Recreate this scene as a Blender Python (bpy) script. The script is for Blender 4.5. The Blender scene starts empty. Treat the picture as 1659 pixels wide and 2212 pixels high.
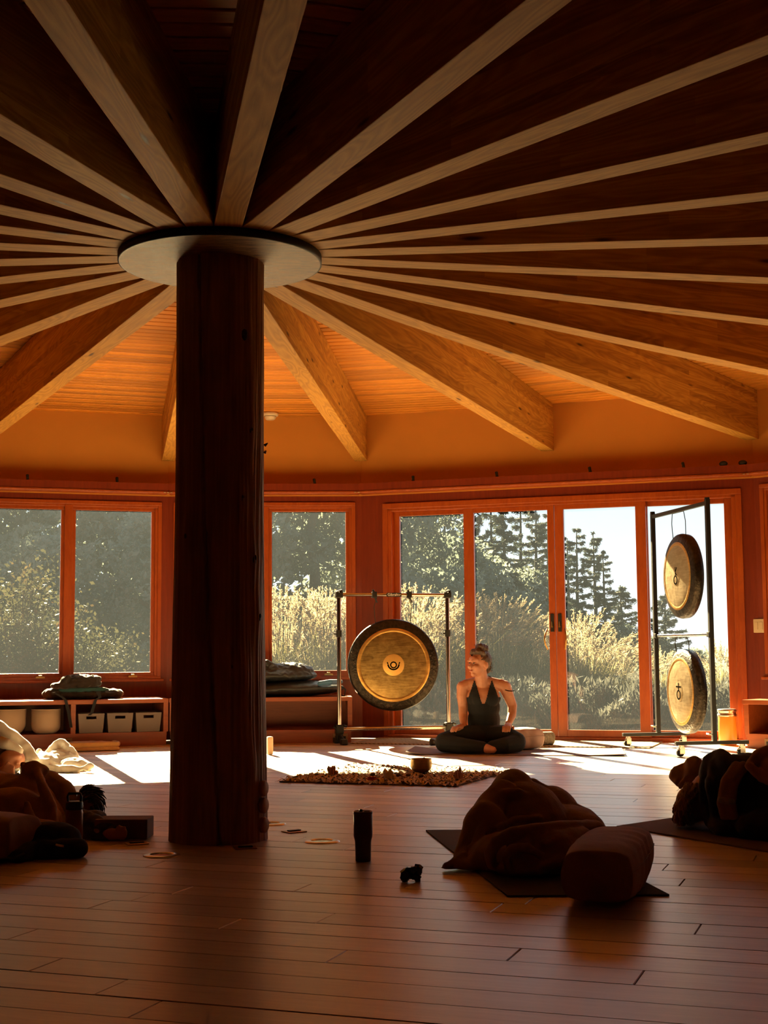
import bpy, bmesh, math, random
import numpy as np
from mathutils import Vector, Matrix, noise

random.seed(7)
PI = math.pi
scene = bpy.context.scene
COL = scene.collection

# ------------------------------------------------------------------ camera, sky, sun, exposure
F_PX, PITCH, ROLL, YAW = 3014.66, .0984, -.0076, .0956
CAM = Vector((.1382, -6.1765, .8077))
_cy, _sy = math.cos(YAW), math.sin(YAW)
_fw, _rt, _up = Vector((_sy, _cy, 0)), Vector((_cy, -_sy, 0)), Vector((0, 0, 1))
_cp, _sp = math.cos(PITCH), math.sin(PITCH)
FWD = _fw * _cp + _up * _sp
UPV = -_fw * _sp + _up * _cp
_cr, _sr = math.cos(ROLL), math.sin(ROLL)
XC = _rt * _cr + UPV * _sr
YC = UPV * _cr - _rt * _sr
cam_data = bpy.data.cameras.new('camera')
cam_data.sensor_fit = 'HORIZONTAL'
cam_data.sensor_width = 36
cam_data.lens = 36 * F_PX / 1659
cam_data.clip_start = .05
cam_data.clip_end = 800
cam = bpy.data.objects.new('camera', cam_data)
COL.objects.link(cam)
m = Matrix((XC, YC, -FWD)).transposed().to_4x4()
m.translation = CAM
cam.matrix_world = m
scene.camera = cam

scene.view_settings.view_transform = 'Standard'
scene.view_settings.look = 'None'
scene.view_settings.gamma = 1
scene.view_settings.use_curve_mapping = False
scene.view_settings.exposure = 0.7
scene.cycles.max_bounces = 9
scene.cycles.diffuse_bounces = 5
scene.cycles.glossy_bounces = 4
scene.cycles.transmission_bounces = 6
scene.cycles.transparent_max_bounces = 12
scene.cycles.caustics_reflective = False
scene.cycles.caustics_refractive = False
scene.cycles.sample_clamp_indirect = 12

world = bpy.data.worlds.new('world')
scene.world = world
world.use_nodes = True
wn = world.node_tree
wn.nodes.clear()
_out = wn.nodes.new('ShaderNodeOutputWorld')
_bg = wn.nodes.new('ShaderNodeBackground')
_tc = wn.nodes.new('ShaderNodeTexCoord')
_sep = wn.nodes.new('ShaderNodeSeparateXYZ')
_rmp = wn.nodes.new('ShaderNodeValToRGB')
wn.links.new(_tc.outputs['Generated'], _sep.inputs[0])
wn.links.new(_sep.outputs['Z'], _rmp.inputs['Fac'])
_rmp.color_ramp.elements[0].position = 0.0
_rmp.color_ramp.elements[0].color = (.98, 1.0, 1.0, 1)
_rmp.color_ramp.elements[1].position = .5
_rmp.color_ramp.elements[1].color = (.52, .67, .80, 1)
_e = _rmp.color_ramp.elements.new(.10)
_e.color = (.68, .80, .86, 1)
wn.links.new(_rmp.outputs['Color'], _bg.inputs['Color'])
_bg.inputs['Strength'].default_value = .88
wn.links.new(_bg.outputs[0], _out.inputs[0])

SUN_AZ, SUN_EL = math.radians(-13.1), math.radians(26.9)
sun_data = bpy.data.lights.new('sun_offscreen', 'SUN')
sun_data.energy = 58
sun_data.angle = math.radians(.6)
sun_data.color = (1.0, .75, .38)
sun = bpy.data.objects.new('sun_offscreen', sun_data)
COL.objects.link(sun)
_sd = Vector((math.sin(SUN_AZ) * math.cos(SUN_EL), math.cos(SUN_AZ) * math.cos(SUN_EL), math.sin(SUN_EL)))
sun.rotation_euler = _sd.to_track_quat('Z', 'Y').to_euler()
sun.location = _sd * 40

# ------------------------------------------------------------------ helpers
def tag(o, label=None, cat=None, group=None, kind=None):
    if label: o['label'] = label
    if cat: o['category'] = cat
    if group: o['group'] = group
    if kind: o['kind'] = kind
    return o

def empty(name, loc=(0, 0, 0), rz=0, label=None, cat=None, group=None, kind=None, parent=None):
    o = bpy.data.objects.new(name, None)
    COL.objects.link(o)
    o.empty_display_size = .05
    o.location = loc
    o.rotation_euler = (0, 0, rz)
    if parent: o.parent = parent
    return tag(o, label, cat, group, kind)

def link(name, me, mat=None, parent=None, loc=(0, 0, 0), rot=(0, 0, 0)):
    if mat is not None and not me.materials:
        me.materials.append(mat)
    o = bpy.data.objects.new(name, me)
    COL.objects.link(o)
    o.location = loc
    o.rotation_euler = rot
    if parent: o.parent = parent
    return o

def copy_tree(o, parent=None):
    c = o.copy()
    COL.objects.link(c)
    c.parent = parent
    for ch in list(o.children):
        copy_tree(ch, c)
    return c

class MB:
    """collects geometry for ONE mesh"""
    def __init__(s):
        s.v, s.f, s.sm, s.mi = [], [], [], []
        s.cur = 0
    def add(s, vs, fs, smooth=False):
        n = len(s.v)
        s.v += [tuple(p) for p in vs]
        s.f += [tuple(i + n for i in f) for f in fs]
        s.sm += [smooth] * len(fs)
        s.mi += [s.cur] * len(fs)
        return s
    def box(s, x0, x1, y0, y1, z0, z1, M=None, bev=0):
        if bev:
            bm = bmesh.new()
            bmesh.ops.create_cube(bm, size=1)
            for v in bm.verts:
                v.co = Vector(((x0 + x1) / 2 + v.co.x * (x1 - x0), (y0 + y1) / 2 + v.co.y * (y1 - y0), (z0 + z1) / 2 + v.co.z * (z1 - z0)))
            bmesh.ops.bevel(bm, geom=bm.edges[:], offset=bev, segments=2, affect='EDGES', profile=.6)
            bm.verts.index_update()
            vs = [v.co.copy() for v in bm.verts]
            fs = [[v.index for v in f.verts] for f in bm.faces]
            bm.free()
        else:
            vs = [Vector(p) for p in ((x0, y0, z0), (x1, y0, z0), (x1, y1, z0), (x0, y1, z0), (x0, y0, z1), (x1, y0, z1), (x1, y1, z1), (x0, y1, z1))]
            fs = [(0, 3, 2, 1), (4, 5, 6, 7), (0, 1, 5, 4), (1, 2, 6, 5), (2, 3, 7, 6), (3, 0, 4, 7)]
        if M is not None: vs = [M @ v for v in vs]
        return s.add(vs, fs)
    def prism(s, poly, z0, z1, M=None):
        n = len(poly)
        vs = [Vector((p[0], p[1], z0)) for p in poly] + [Vector((p[0], p[1], z1)) for p in poly]
        if M is not None: vs = [M @ v for v in vs]
        fs = [tuple(range(n))[::-1], tuple(range(n, 2 * n))] + [(i, (i + 1) % n, n + (i + 1) % n, n + i) for i in range(n)]
        return s.add(vs, fs)
    def tube(s, pts, r, n=8, smooth=True, cap=True):
        pts = [Vector(p) for p in pts]
        rs = r if isinstance(r, (list, tuple)) else [r] * len(pts)
        vs, fs = [], []
        prev = None
        for i, p in enumerate(pts):
            d = (pts[min(i + 1, len(pts) - 1)] - pts[max(i - 1, 0)])
            if d.length < 1e-9: d = Vector((0, 0, 1))
            d.normalize()
            if prev is None:
                a = Vector((0, 0, 1)) if abs(d.z) < .9 else Vector((1, 0, 0))
                u = d.cross(a).normalized()
            else:
                u = (prev - d * prev.dot(d))
                u = u.normalized() if u.length > 1e-6 else d.orthogonal().normalized()
            prev = u
            w = d.cross(u)
            for k in range(n):
                t = 2 * PI * k / n
                vs.append(p + (u * math.cos(t) + w * math.sin(t)) * rs[i])
        for i in range(len(pts) - 1):
            for k in range(n):
                fs.append((i * n + k, i * n + (k + 1) % n, (i + 1) * n + (k + 1) % n, (i + 1) * n + k))
        s.add(vs, fs, smooth)
        if cap:
            m = len(pts) - 1
            s.add([vs[k] for k in range(n)], [tuple(range(n))[::-1]])
            s.add([vs[m * n + k] for k in range(n)], [tuple(range(n))])
        return s
    def lathe(s, prof, n=32, M=None, smooth=True, a0=0, a1=2 * PI):
        """prof: list of (r, z)"""
        vs, fs = [], []
        closed = abs(a1 - a0 - 2 * PI) < 1e-6
        cols = n if closed else n + 1
        for (r, z) in prof:
            for k in range(cols):
                t = a0 + (a1 - a0) * k / n
                vs.append(Vector((r * math.cos(t), r * math.sin(t), z)))
        for i in range(len(prof) - 1):
            for k in range(n):
                k2 = (k + 1) % cols
                fs.append((i * cols + k, i * cols + k2, (i + 1) * cols + k2, (i + 1) * cols + k))
        if M is not None: vs = [M @ v for v in vs]
        return s.add(vs, fs, smooth)
    def ball(s, c, r, seg=12, ring=8, M=None):
        rx, ry, rz = r if isinstance(r, (tuple, list)) else (r, r, r)
        vs, fs = [], []
        for i in range(ring + 1):
            p = PI * i / ring
            for k in range(seg):
                t = 2 * PI * k / seg
                vs.append(Vector((math.sin(p) * math.cos(t) * rx, math.sin(p) * math.sin(t) * ry, math.cos(p) * rz)))
        for i in range(ring):
            for k in range(seg):
                fs.append((i * seg + k, (i + 1) * seg + k, (i + 1) * seg + (k + 1) % seg, i * seg + (k + 1) % seg))
        c = Vector(c)
        vs = [(M @ v if M is not None else v) + c for v in vs]
        return s.add(vs, fs, True)
    def mesh(s, name):
        me = bpy.data.meshes.new(name)
        me.from_pydata(s.v, [], s.f)
        me.polygons.foreach_set('use_smooth', s.sm)
        if any(s.mi): me.polygons.foreach_set('material_index', s.mi)
        me.update()
        return me
    def build(s, name, mat, parent=None, loc=(0, 0, 0), rot=(0, 0, 0), weld=False):
        me = s.mesh(name)
        if weld:
            bm = bmesh.new(); bm.from_mesh(me)
            bmesh.ops.remove_doubles(bm, verts=bm.verts, dist=1e-5)
            bmesh.ops.recalc_face_normals(bm, faces=bm.faces)
            bm.to_mesh(me); bm.free()
        if isinstance(mat, (list, tuple)):
            for q in mat: me.materials.append(q)
            mat = None
        return link(name, me, mat, parent, loc, rot)

def text_mesh(body, size, depth, name, mat, parent, M):
    cu = bpy.data.curves.new(name, 'FONT')
    cu.body = body
    cu.size = size
    cu.extrude = depth
    cu.align_x = 'CENTER'
    cu.align_y = 'CENTER'
    tmp = bpy.data.objects.new(name, cu)
    COL.objects.link(tmp)
    dg = bpy.context.evaluated_depsgraph_get()
    me = bpy.data.meshes.new_from_object(tmp.evaluated_get(dg))
    bpy.data.objects.remove(tmp)
    me.transform(M)
    me.materials.clear()
    return link(name, me, mat, parent)

def sculpt(name, prims, voxel, mat, parent=None, smooth=6, loc=(0, 0, 0), rot=(0, 0, 0), post=None):
    """one continuous surface grown over overlapping balls and tapered limbs"""
    mb = MB()
    for p in prims:
        if p[0] == 'b':            # ball: centre, radii, euler
            M = None
            if len(p) > 3: M = __import__('mathutils').Euler(p[3]).to_matrix()
            mb.ball(p[1], p[2], 20, 14, M)
        elif p[0] == 'l':          # limb: points, radii
            pts, rs = [Vector(q) for q in p[1]], p[2]
            if not isinstance(rs, (list, tuple)): rs = [rs] * len(pts)
            mb.tube(pts, list(rs), 12)
            for q, r in zip(pts, rs): mb.ball(q, r, 12, 8)
        elif p[0] == 'x':          # box
            mb.box(*p[1], M=p[2] if len(p) > 2 else None)
    me = mb.mesh(name)
    tmp = bpy.data.objects.new(name, me)
    COL.objects.link(tmp)
    r = tmp.modifiers.new('r', 'REMESH'); r.mode = 'VOXEL'; r.voxel_size = voxel; r.use_smooth_shade = True
    if smooth:
        sm = tmp.modifiers.new('s', 'SMOOTH'); sm.factor = .5; sm.iterations = smooth
    dg = bpy.context.evaluated_depsgraph_get()
    out = bpy.data.meshes.new_from_object(tmp.evaluated_get(dg))
    bpy.data.objects.remove(tmp)
    out.name = name
    out.materials.clear()
    if post:
        n = len(out.vertices)
        co = np.zeros(n * 3); out.vertices.foreach_get('co', co); co = co.reshape(-1, 3)
        no = np.zeros(n * 3); out.vertices.foreach_get('normal', no); no = no.reshape(-1, 3)
        co = post(co, no)
        out.vertices.foreach_set('co', co.ravel())
    out.polygons.foreach_set('use_smooth', [True] * len(out.polygons))
    out.update()
    return link(name, out, mat, parent, loc, rot)

# ------------------------------------------------------------------ materials
def lin(r, g, b):
    f = lambda c: (c / 255 / 12.92) if c / 255 <= .04045 else ((c / 255 + .055) / 1.055) ** 2.4
    return (f(r), f(g), f(b), 1)

class NT:
    def __init__(s, name):
        s.m = bpy.data.materials.new(name)
        s.m.use_nodes = True
        s.t = s.m.node_tree
        s.t.nodes.clear()
        s.out = s.n('ShaderNodeOutputMaterial')
        s.b = s.n('ShaderNodeBsdfPrincipled')
        s.l(s.b.outputs[0], s.out.inputs[0])
    def n(s, t, **kw):
        nd = s.t.nodes.new(t)
        for k, v in kw.items(): setattr(nd, k, v)
        return nd
    def l(s, a, b): s.t.links.new(a, b)
    def coords(s, scale=(1, 1, 1), kind='Object', rot=(0, 0, 0), randomize=False):
        tc = s.n('ShaderNodeTexCoord')
        mp = s.n('ShaderNodeMapping')
        mp.inputs['Scale'].default_value = scale
        mp.inputs['Rotation'].default_value = rot
        s.l(tc.outputs[kind], mp.inputs[0])
        if randomize:
            oi = s.n('ShaderNodeObjectInfo')
            mu = s.n('ShaderNodeMath', operation='MULTIPLY'); mu.inputs[1].default_value = 37.
            s.l(oi.outputs['Random'], mu.inputs[0])
            s.l(mu.outputs[0], mp.inputs['Location'])
        return mp.outputs[0]
    def noise(s, vec, scale, detail=4, rough=.55, dist=0):
        t = s.n('ShaderNodeTexNoise')
        t.inputs['Scale'].default_value = scale
        t.inputs['Detail'].default_value = detail
        t.inputs['Roughness'].default_value = rough
        t.inputs['Distortion'].default_value = dist
        if vec: s.l(vec, t.inputs['Vector'])
        return t.outputs['Fac']
    def ramp(s, fac, stops):
        r = s.n('ShaderNodeValToRGB')
        els = r.color_ramp.elements
        while len(els) < len(stops): els.new(.5)
        for e, (p, c) in zip(els, stops):
            e.position = p
            e.color = c if len(c) == 4 else (*c, 1)
        s.l(fac, r.inputs[0])
        return r.outputs[0]
    def mix(s, fac, a, b, mode='MIX'):
        mx = s.n('ShaderNodeMix', data_type='RGBA', blend_type=mode)
        for sock, val in ((mx.inputs[0], fac), (mx.inputs[6], a), (mx.inputs[7], b)):
            if hasattr(val, 'links') or isinstance(val, bpy.types.NodeSocket): s.l(val, sock)
            else: sock.default_value = val
        return mx.outputs[2]
    def math(s, op, a, b=0):
        mt = s.n('ShaderNodeMath', operation=op)
        for sock, val in ((mt.inputs[0], a), (mt.inputs[1], b)):
            if isinstance(val, bpy.types.NodeSocket): s.l(val, sock)
            else: sock.default_value = val
        return mt.outputs[0]
    def bump(s, h, strength=.2, dist=.01):
        b = s.n('ShaderNodeBump')
        b.inputs['Strength'].default_value = strength
        b.inputs['Distance'].default_value = dist
        s.l(h, b.inputs['Height'])
        s.l(b.outputs[0], s.b.inputs['Normal'])
    def col(s, c):
        if isinstance(c, bpy.types.NodeSocket): s.l(c, s.b.inputs['Base Color'])
        else: s.b.inputs['Base Color'].default_value = c
        return s
    def set(s, **kw):
        for k, v in kw.items():
            sock = s.b.inputs[k]
            if isinstance(v, bpy.types.NodeSocket): s.l(v, sock)
            else: sock.default_value = v
        return s

def plain(name, c, rough=.6, metal=0., var=.15, scale=8, bump=0, bscale=60, sheen=0, aniso=(1, 1, 1), **kw):
    t = NT(name)
    v = t.coords(aniso)
    nz = t.noise(v, scale, 5)
    dk = tuple(x * (1 - var) for x in c[:3]); lt = tuple(min(1, x * (1 + var)) for x in c[:3])
    t.col(t.ramp(nz, [(.3, dk), (.7, lt)]))
    t.set(Roughness=rough, Metallic=metal)
    if sheen: t.set(**{'Sheen Weight': sheen, 'Sheen Roughness': .5})
    if bump: t.bump(t.noise(v, bscale, 4), bump, .01)
    for k, q in kw.items(): t.set(**{k.replace('_', ' '): q})
    return t.m

def wood(name, dark, light, rough=.45, grain=(1.2, 22, 22), rnd=True, bump=.06, tint=.25, knots=False):
    t = NT(name)
    v = t.coords(grain, randomize=rnd)
    g = t.noise(v, 2.2, 6, .62, .6)
    fine = t.noise(t.coords(tuple(q * 3 for q in grain), randomize=rnd), 4, 4, .6)
    f = t.math('MULTIPLY_ADD', fine, .35); 
    t.t.nodes[-1].inputs[2].default_value = 0
    s = t.math('ADD', t.math('MULTIPLY', g, .7), t.math('MULTIPLY', fine, .3))
    c = t.ramp(s, [(.32, dark), (.68, light)])
    if knots:
        vo = t.n('ShaderNodeTexVoronoi'); vo.inputs['Scale'].default_value = 1
        t.l(t.coords((1.3, 5, 5), randomize=rnd), vo.inputs['Vector'])
        k = t.ramp(vo.outputs['Distance'], [(.035, (0, 0, 0)), (.10, (1, 1, 1))])
        c = t.mix(k, tuple(q * .35 for q in dark[:3]) + (1,), c)
    if rnd:
        oi = t.n('ShaderNodeObjectInfo')
        hs = t.n('ShaderNodeHueSaturation')
        t.l(c, hs.inputs['Color'])
        va = t.math('MULTIPLY_ADD', oi.outputs['Random'], tint * 2)
        t.t.nodes[-1].inputs[2].default_value = 1 - tint
        t.l(va, hs.inputs['Value'])
        c = hs.outputs[0]
    t.col(c).set(Roughness=rough)
    if bump: t.bump(s, bump, .01)
    return t.m

def glulam(name, stops, knotc):
    t = NT(name)
    tc = t.n('ShaderNodeTexCoord')
    oi = t.n('ShaderNodeObjectInfo')
    sp = t.n('ShaderNodeSeparateXYZ'); t.l(tc.outputs['Object'], sp.inputs[0])
    cb = t.n('ShaderNodeCombineXYZ')
    off = t.math('MULTIPLY', oi.outputs['Random'], 11.3)
    t.l(t.math('ADD', sp.outputs['X'], off), cb.inputs[0])
    t.l(t.math('ADD', sp.outputs['Z'], t.math('MULTIPLY', t.math('FLOOR', t.math('MULTIPLY', oi.outputs['Random'], 40)), .0386)), cb.inputs[1])
    br = t.n('ShaderNodeTexBrick')
    br.offset = .37; br.offset_frequency = 2; br.squash = 1
    br.inputs['Scale'].default_value = 1
    br.inputs['Brick Width'].default_value = 1.45
    br.inputs['Row Height'].default_value = .0386
    br.inputs['Mortar Size'].default_value = .0006
    br.inputs['Bias'].default_value = 0
    br.inputs['Color1'].default_value = (.05, .05, .05, 1)
    br.inputs['Color2'].default_value = (1, 1, 1, 1)
    br.inputs['Mortar'].default_value = (.3, .3, .3, 1)
    t.l(cb.outputs[0], br.inputs['Vector'])
    # grain running along the beam
    n0 = t.noise(t.coords((.55, 5.5, 5.5), randomize=True), 1.3, 2.5, .5, .3)
    fr = t.math('FRACT', t.math('MULTIPLY', n0, 17))
    tri = t.math('ABSOLUTE', t.math('SUBTRACT', t.math('MULTIPLY', fr, 2), 1))
    g = t.noise(t.coords((2, 60, 60), randomize=True), 3, 5, .6)
    s = t.math('ADD', t.math('MULTIPLY', br.outputs['Color'], .45), t.math('ADD', t.math('MULTIPLY', tri, .30), t.math('MULTIPLY', g, .30)))
    c = t.ramp(s, stops)
    vo = t.n('ShaderNodeTexVoronoi'); vo.inputs['Scale'].default_value = 1
    t.l(t.coords((1.6, 9, 9), randomize=True), vo.inputs['Vector'])
    k = t.ramp(vo.outputs['Distance'], [(.05, (0, 0, 0)), (.12, (1, 1, 1))])
    c = t.mix(k, knotc, c)
    t.col(c).set(Roughness=.6, **{'Specular IOR Level': .2})
    t.bump(s, .08, .01)
    return t.m

M = {}
M['glulam'] = glulam('glulam_timber', [(.2, (.34, .150, .024)), (.55, (.52, .255, .040)), (.85, (.68, .380, .072))], (.08, .028, .007, 1))
M['deck'] = wood('ceiling_deck_wood', (.46, .155, .010), (.68, .262, .016), .5, (1.0, 18, 18), knots=True, tint=.26)
M['floorwood'] = wood('floor_wood', (.54, .42, .315), (.76, .63, .50), .5, (1.0, 16, 16), bump=.05, tint=.34)
_fb = M['floorwood'].node_tree.nodes['Principled BSDF']
_fb.inputs['Specular IOR Level'].default_value = .5
_fb.inputs['Coat Weight'].default_value = 1.
_fb.inputs['Coat Roughness'].default_value = .30
_fb.inputs['Coat IOR'].default_value = 1.9
M['panel'] = wood('red_panel_wood', (.145, .0155, .003), (.225, .028, .0045), .42, (16, 16, 1.0), rnd=False, bump=.04)
M['frame'] = wood('window_frame_wood', (.28, .044, .005), (.42, .086, .009), .38, (9, 9, 2.), rnd=False, bump=.04)
M['bench'] = wood('bench_wood', (.24, .046, .008), (.37, .082, .014), .42, (1.2, 14, 14), rnd=False, bump=.04)
M['paint'] = plain('tan_wall_paint', (.54, .215, .024), .85, var=.05, scale=2, bump=.05, bscale=200)
M['roofdark'] = plain('roof_underlay', (.40, .16, .014), .8)
M['subfloor'] = plain('subfloor', (.36, .26, .17), .9)
M['exterior'] = plain('exterior_cedar', (.20, .10, .06), .8)

def glass_mat():
    t = NT('window_glass')
    t.t.nodes.remove(t.b)
    tr = t.n('ShaderNodeBsdfTransparent'); tr.inputs[0].default_value = (.93, .95, .95, 1)
    gl = t.n('ShaderNodeBsdfGlossy'); gl.inputs['Roughness'].default_value = .02
    tl = t.n('ShaderNodeBsdfTranslucent'); tl.inputs[0].default_value = (.62, .76, .95, 1)
    lw = t.n('ShaderNodeFresnel'); lw.inputs[0].default_value = 1.3
    m1 = t.n('ShaderNodeMixShader'); m2 = t.n('ShaderNodeMixShader')
    v = t.coords((1, 1, 1))
    dust = t.math('MULTIPLY', t.noise(v, 1.2, 2, .5), .0035)
    spots = t.n('ShaderNodeTexVoronoi'); spots.inputs['Scale'].default_value = 55
    t.l(v, spots.inputs['Vector'])
    sp = t.math('MULTIPLY', t.ramp(spots.outputs['Distance'], [(.05, (1, 1, 1)), (.12, (0, 0, 0))]), .025)
    d = t.math('ADD', t.math('ADD', dust, .0032), sp)
    t.l(lw.outputs[0], m1.inputs[0]); t.l(tr.outputs[0], m1.inputs[1]); t.l(gl.outputs[0], m1.inputs[2])
    t.l(d, m2.inputs[0]); t.l(m1.outputs[0], m2.inputs[1]); t.l(tl.outputs[0], m2.inputs[2])
    t.l(m2.outputs[0], t.out.inputs[0])
    return t.m
M['glass'] = glass_mat()

# ------------------------------------------------------------------ the round room
R = 6.9
A0 = -.0916
Z_SHELF, Z_TRIM, Z_CEIL, Z_BEAM = 2.243, 2.340, 3.0, 2.574
def bang(i): return A0 + math.radians(15) * (13 - i)
def pol(r, a, z=0): return Vector((r * math.sin(a), r * math.cos(a), z))
APO = R * math.cos(math.radians(7.5))

class Bay:
    """a flat wall between two beams; local X runs right along the wall, Y outwards, Z up"""
    def __init__(s, i, j):
        s.a, s.b = pol(R, bang(i)), pol(R, bang(j))
        d = s.b - s.a
        s.L = d.length
        s.d = d.normalized()
        s.rz = math.atan2(s.d.y, s.d.x)
        s.out = Vector((-s.d.y, s.d.x, 0))
        s.M = Matrix.Translation(s.a) @ Matrix.Rotation(s.rz, 4, 'Z')
    def p(s, x, y, z=0): return s.M @ Vector((x, y, z))

def in_view(p, margin=.04):
    q = Vector(p) - CAM
    z = q.dot(FWD)
    if z < .2: return False
    u, v = q.dot(XC) / z * F_PX / 1659, q.dot(YC) / z * F_PX / 2212
    return abs(u) < .5 + margin and abs(v) < .5 + margin

# floor: sub floor and planks
FD = Vector((.907, -.421, 0)).normalized()
FN = Vector((-FD.y, FD.x, 0))
FANG = math.atan2(FD.y, FD.x)
PITCH_F = .1607
mb = MB()
mb.prism([pol(6.98, 2 * PI * k / 48)[:2] for k in range(48)][::-1], -.10, -.020)
floor = mb.build('floor', M['subfloor'])
tag(floor, kind='structure')
plank_unit = MB()
_g = .0011
def plank_mesh(L, W=PITCH_F, H=.02):
    q = MB()
    x, w, b = L / 2 - _g, W / 2 - _g, .0022
    vs = [(-x, -w, -H), (x, -w, -H), (x, w, -H), (-x, w, -H), (-x, -w, -b), (x, -w, -b), (x, w, -b), (-x, w, -b),
          (-x + b, -w + b, 0), (x - b, -w + b, 0), (x - b, w - b, 0), (-x + b, w - b, 0)]
    fs = [(0, 1, 5, 4), (1, 2, 6, 5), (2, 3, 7, 6), (3, 0, 4, 7), (4, 5, 9, 8), (5, 6, 10, 9), (6, 7, 11, 10), (7, 4, 8, 11), (8, 9, 10, 11)]
    return q.add(vs, fs)
LENS = [.8, 1.1, 1.5, 1.9, 2.3]
PLK = {L: plank_mesh(L).mesh('plank') for L in LENS}
for me in PLK.values(): me.materials.append(M['floorwood'])
rest = MB()
rnd = random.Random(3)
ROW0 = -1.603 + PITCH_F / 2
forced = {0: [.33, 1.11], -3: [1.335], 4: [1.17], -2: [1.778], 1: [2.2], -5: [.65], 6: [2.05], 9: [.64], -7: [1.12]}
nplank = 0
for k in range(-36, 54):
    n = ROW0 + k * PITCH_F
    lim = 6.86 ** 2 - (abs(n) + PITCH_F / 2) ** 2
    if lim < .1: continue
    h = math.sqrt(lim)
    joints = sorted([j for j in forced.get(k, []) if abs(j) < h])
    def fill(a, b):
        segs = []
        x = a
        while b - x > 2.6:
            L = rnd.choice(LENS)
            if b - x - L < .8: break
            segs.append((x, x + L)); x += L
        segs.append((x, b))
        return segs
    cuts = [-h] + joints + [h]
    segs = []
    for a, b in zip(cuts[:-1], cuts[1:]):
        segs += fill(a, b)
    for a, b in segs:
        c = FD * ((a + b) / 2) + FN * n
        vis = any(in_view(FD * (a + (b - a) * q / 6) + FN * (n + e)) for q in range(7) for e in (-.08, .08)) or (in_view(c))
        L = b - a
        dz = rnd.uniform(-.0008, .0004)
        if vis and nplank < 300:
            base = min(LENS, key=lambda q: abs(q - L))
            o = link('plank', PLK[base], None, floor, (c.x, c.y, dz), (rnd.uniform(-.0025, .0025), 0, FANG))
            o.scale = (L / base, 1, 1)
            nplank += 1
        else:
            q = plank_mesh(L)
            MM = Matrix.Translation((c.x, c.y, dz)) @ Matrix.Rotation(FANG, 4, 'Z')
            rest.add([MM @ Vector(v) for v in q.v], q.f)
o = rest.build('plank_field', M['floorwood'], floor)
o['kind'] = 'stuff'

# ceiling: roof slab, deck planks
mb = MB()
mb.prism([pol(7.75, 2 * PI * k / 48)[:2] for k in range(48)][::-1], Z_CEIL + .032, Z_CEIL + .16)
ceiling = mb.build('ceiling', M['roofdark'])
tag(ceiling, kind='structure')
DP = .113
rest = MB()
ndeck = 0
SHOW = {13: 1.9, 12: 1.9, 14: 2.4, 11: 3.2, 15: 4.0, 1: 0, 2: 0}
for i in range(1, 25):           # bay between beam i and i-1
    bis = bang(i) + math.radians(7.5)
    rz = -bis
    tl = math.tan(math.radians(7.5))
    k = 0
    r0 = .42
    while r0 < 6.86:
        r1 = r0 + DP - .020
        w0, w1 = r0 * tl - .02, r1 * tl - .02
        q = MB()
        b = .004
        vs = [(-w0, r0, .03), (w0, r0, .03), (w1, r1, .03), (-w1, r1, .03),
              (-w0, r0, b), (w0, r0, b), (w1, r1, b), (-w1, r1, b),
              (-w0, r0 + b, 0), (w0, r0 + b, 0), (w1, r1 - b, 0), (-w1, r1 - b, 0)]
        fs = [(0, 1, 2, 3), (0, 4, 5, 1), (1, 5, 6, 2), (2, 6, 7, 3), (3, 7, 4, 0), (4, 8, 9, 5), (5, 9, 10, 6), (6, 10, 11, 7), (7, 11, 8, 4), (8, 11, 10, 9)]
        mid = (r0 + r1) / 2
        wp = pol(mid, bis, Z_CEIL)
        lim = SHOW.get(i)
        if lim is not None and mid > lim and ndeck < 296 and any(in_view(pol(mid, bis + e, Z_CEIL), .02) for e in (-.12, -.06, 0, .06, .12)):
            vs = [(x, y - mid, z) for (x, y, z) in vs]
            q.add(vs, fs)
            o = q.build('deck_board', M['deck'], ceiling, (wp.x, wp.y, Z_CEIL), (0, 0, rz))
            ndeck += 1
        else:
            MM = Matrix.Translation((0, 0, Z_CEIL)) @ Matrix.Rotation(rz, 4, 'Z')
            rest.add([MM @ Vector(v) for v in vs], fs)
        r0 += DP
o = rest.build('deck_board_field', M['deck'], ceiling)
o['kind'] = 'stuff'
print('planks', nplank, 'deck', ndeck)

# radial beams
BW = .118
mb = MB()
mb.box(.44, R + .05, -BW / 2, BW / 2, Z_BEAM, Z_CEIL - .002, bev=.004)
beam_me = mb.mesh('glulam_beam')
# coordinates are kept centred on the beam so the grain runs along it
beam_me.transform(Matrix.Translation((0, 0, -Z_BEAM)))
beam_me.materials.append(M['glulam'])
mb = MB()
RM = R * math.cos(math.radians(15)) + .05
mb.box(.44, RM, -BW / 2, BW / 2, 0, Z_CEIL - .002 - Z_BEAM, bev=.004)
beam_short = mb.mesh('glulam_beam')
beam_short.materials.append(M['glulam'])
for i in range(1, 25):
    a = bang(i)
    o = link('ceiling_beam', beam_short if i == 11 else beam_me, None, None, (0, 0, Z_BEAM), (0, 0, PI / 2 - a))
    tag(o, 'long laminated timber beam radiating from the round plate on the log pillar', 'beam', 'radial ceiling beams')

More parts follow.
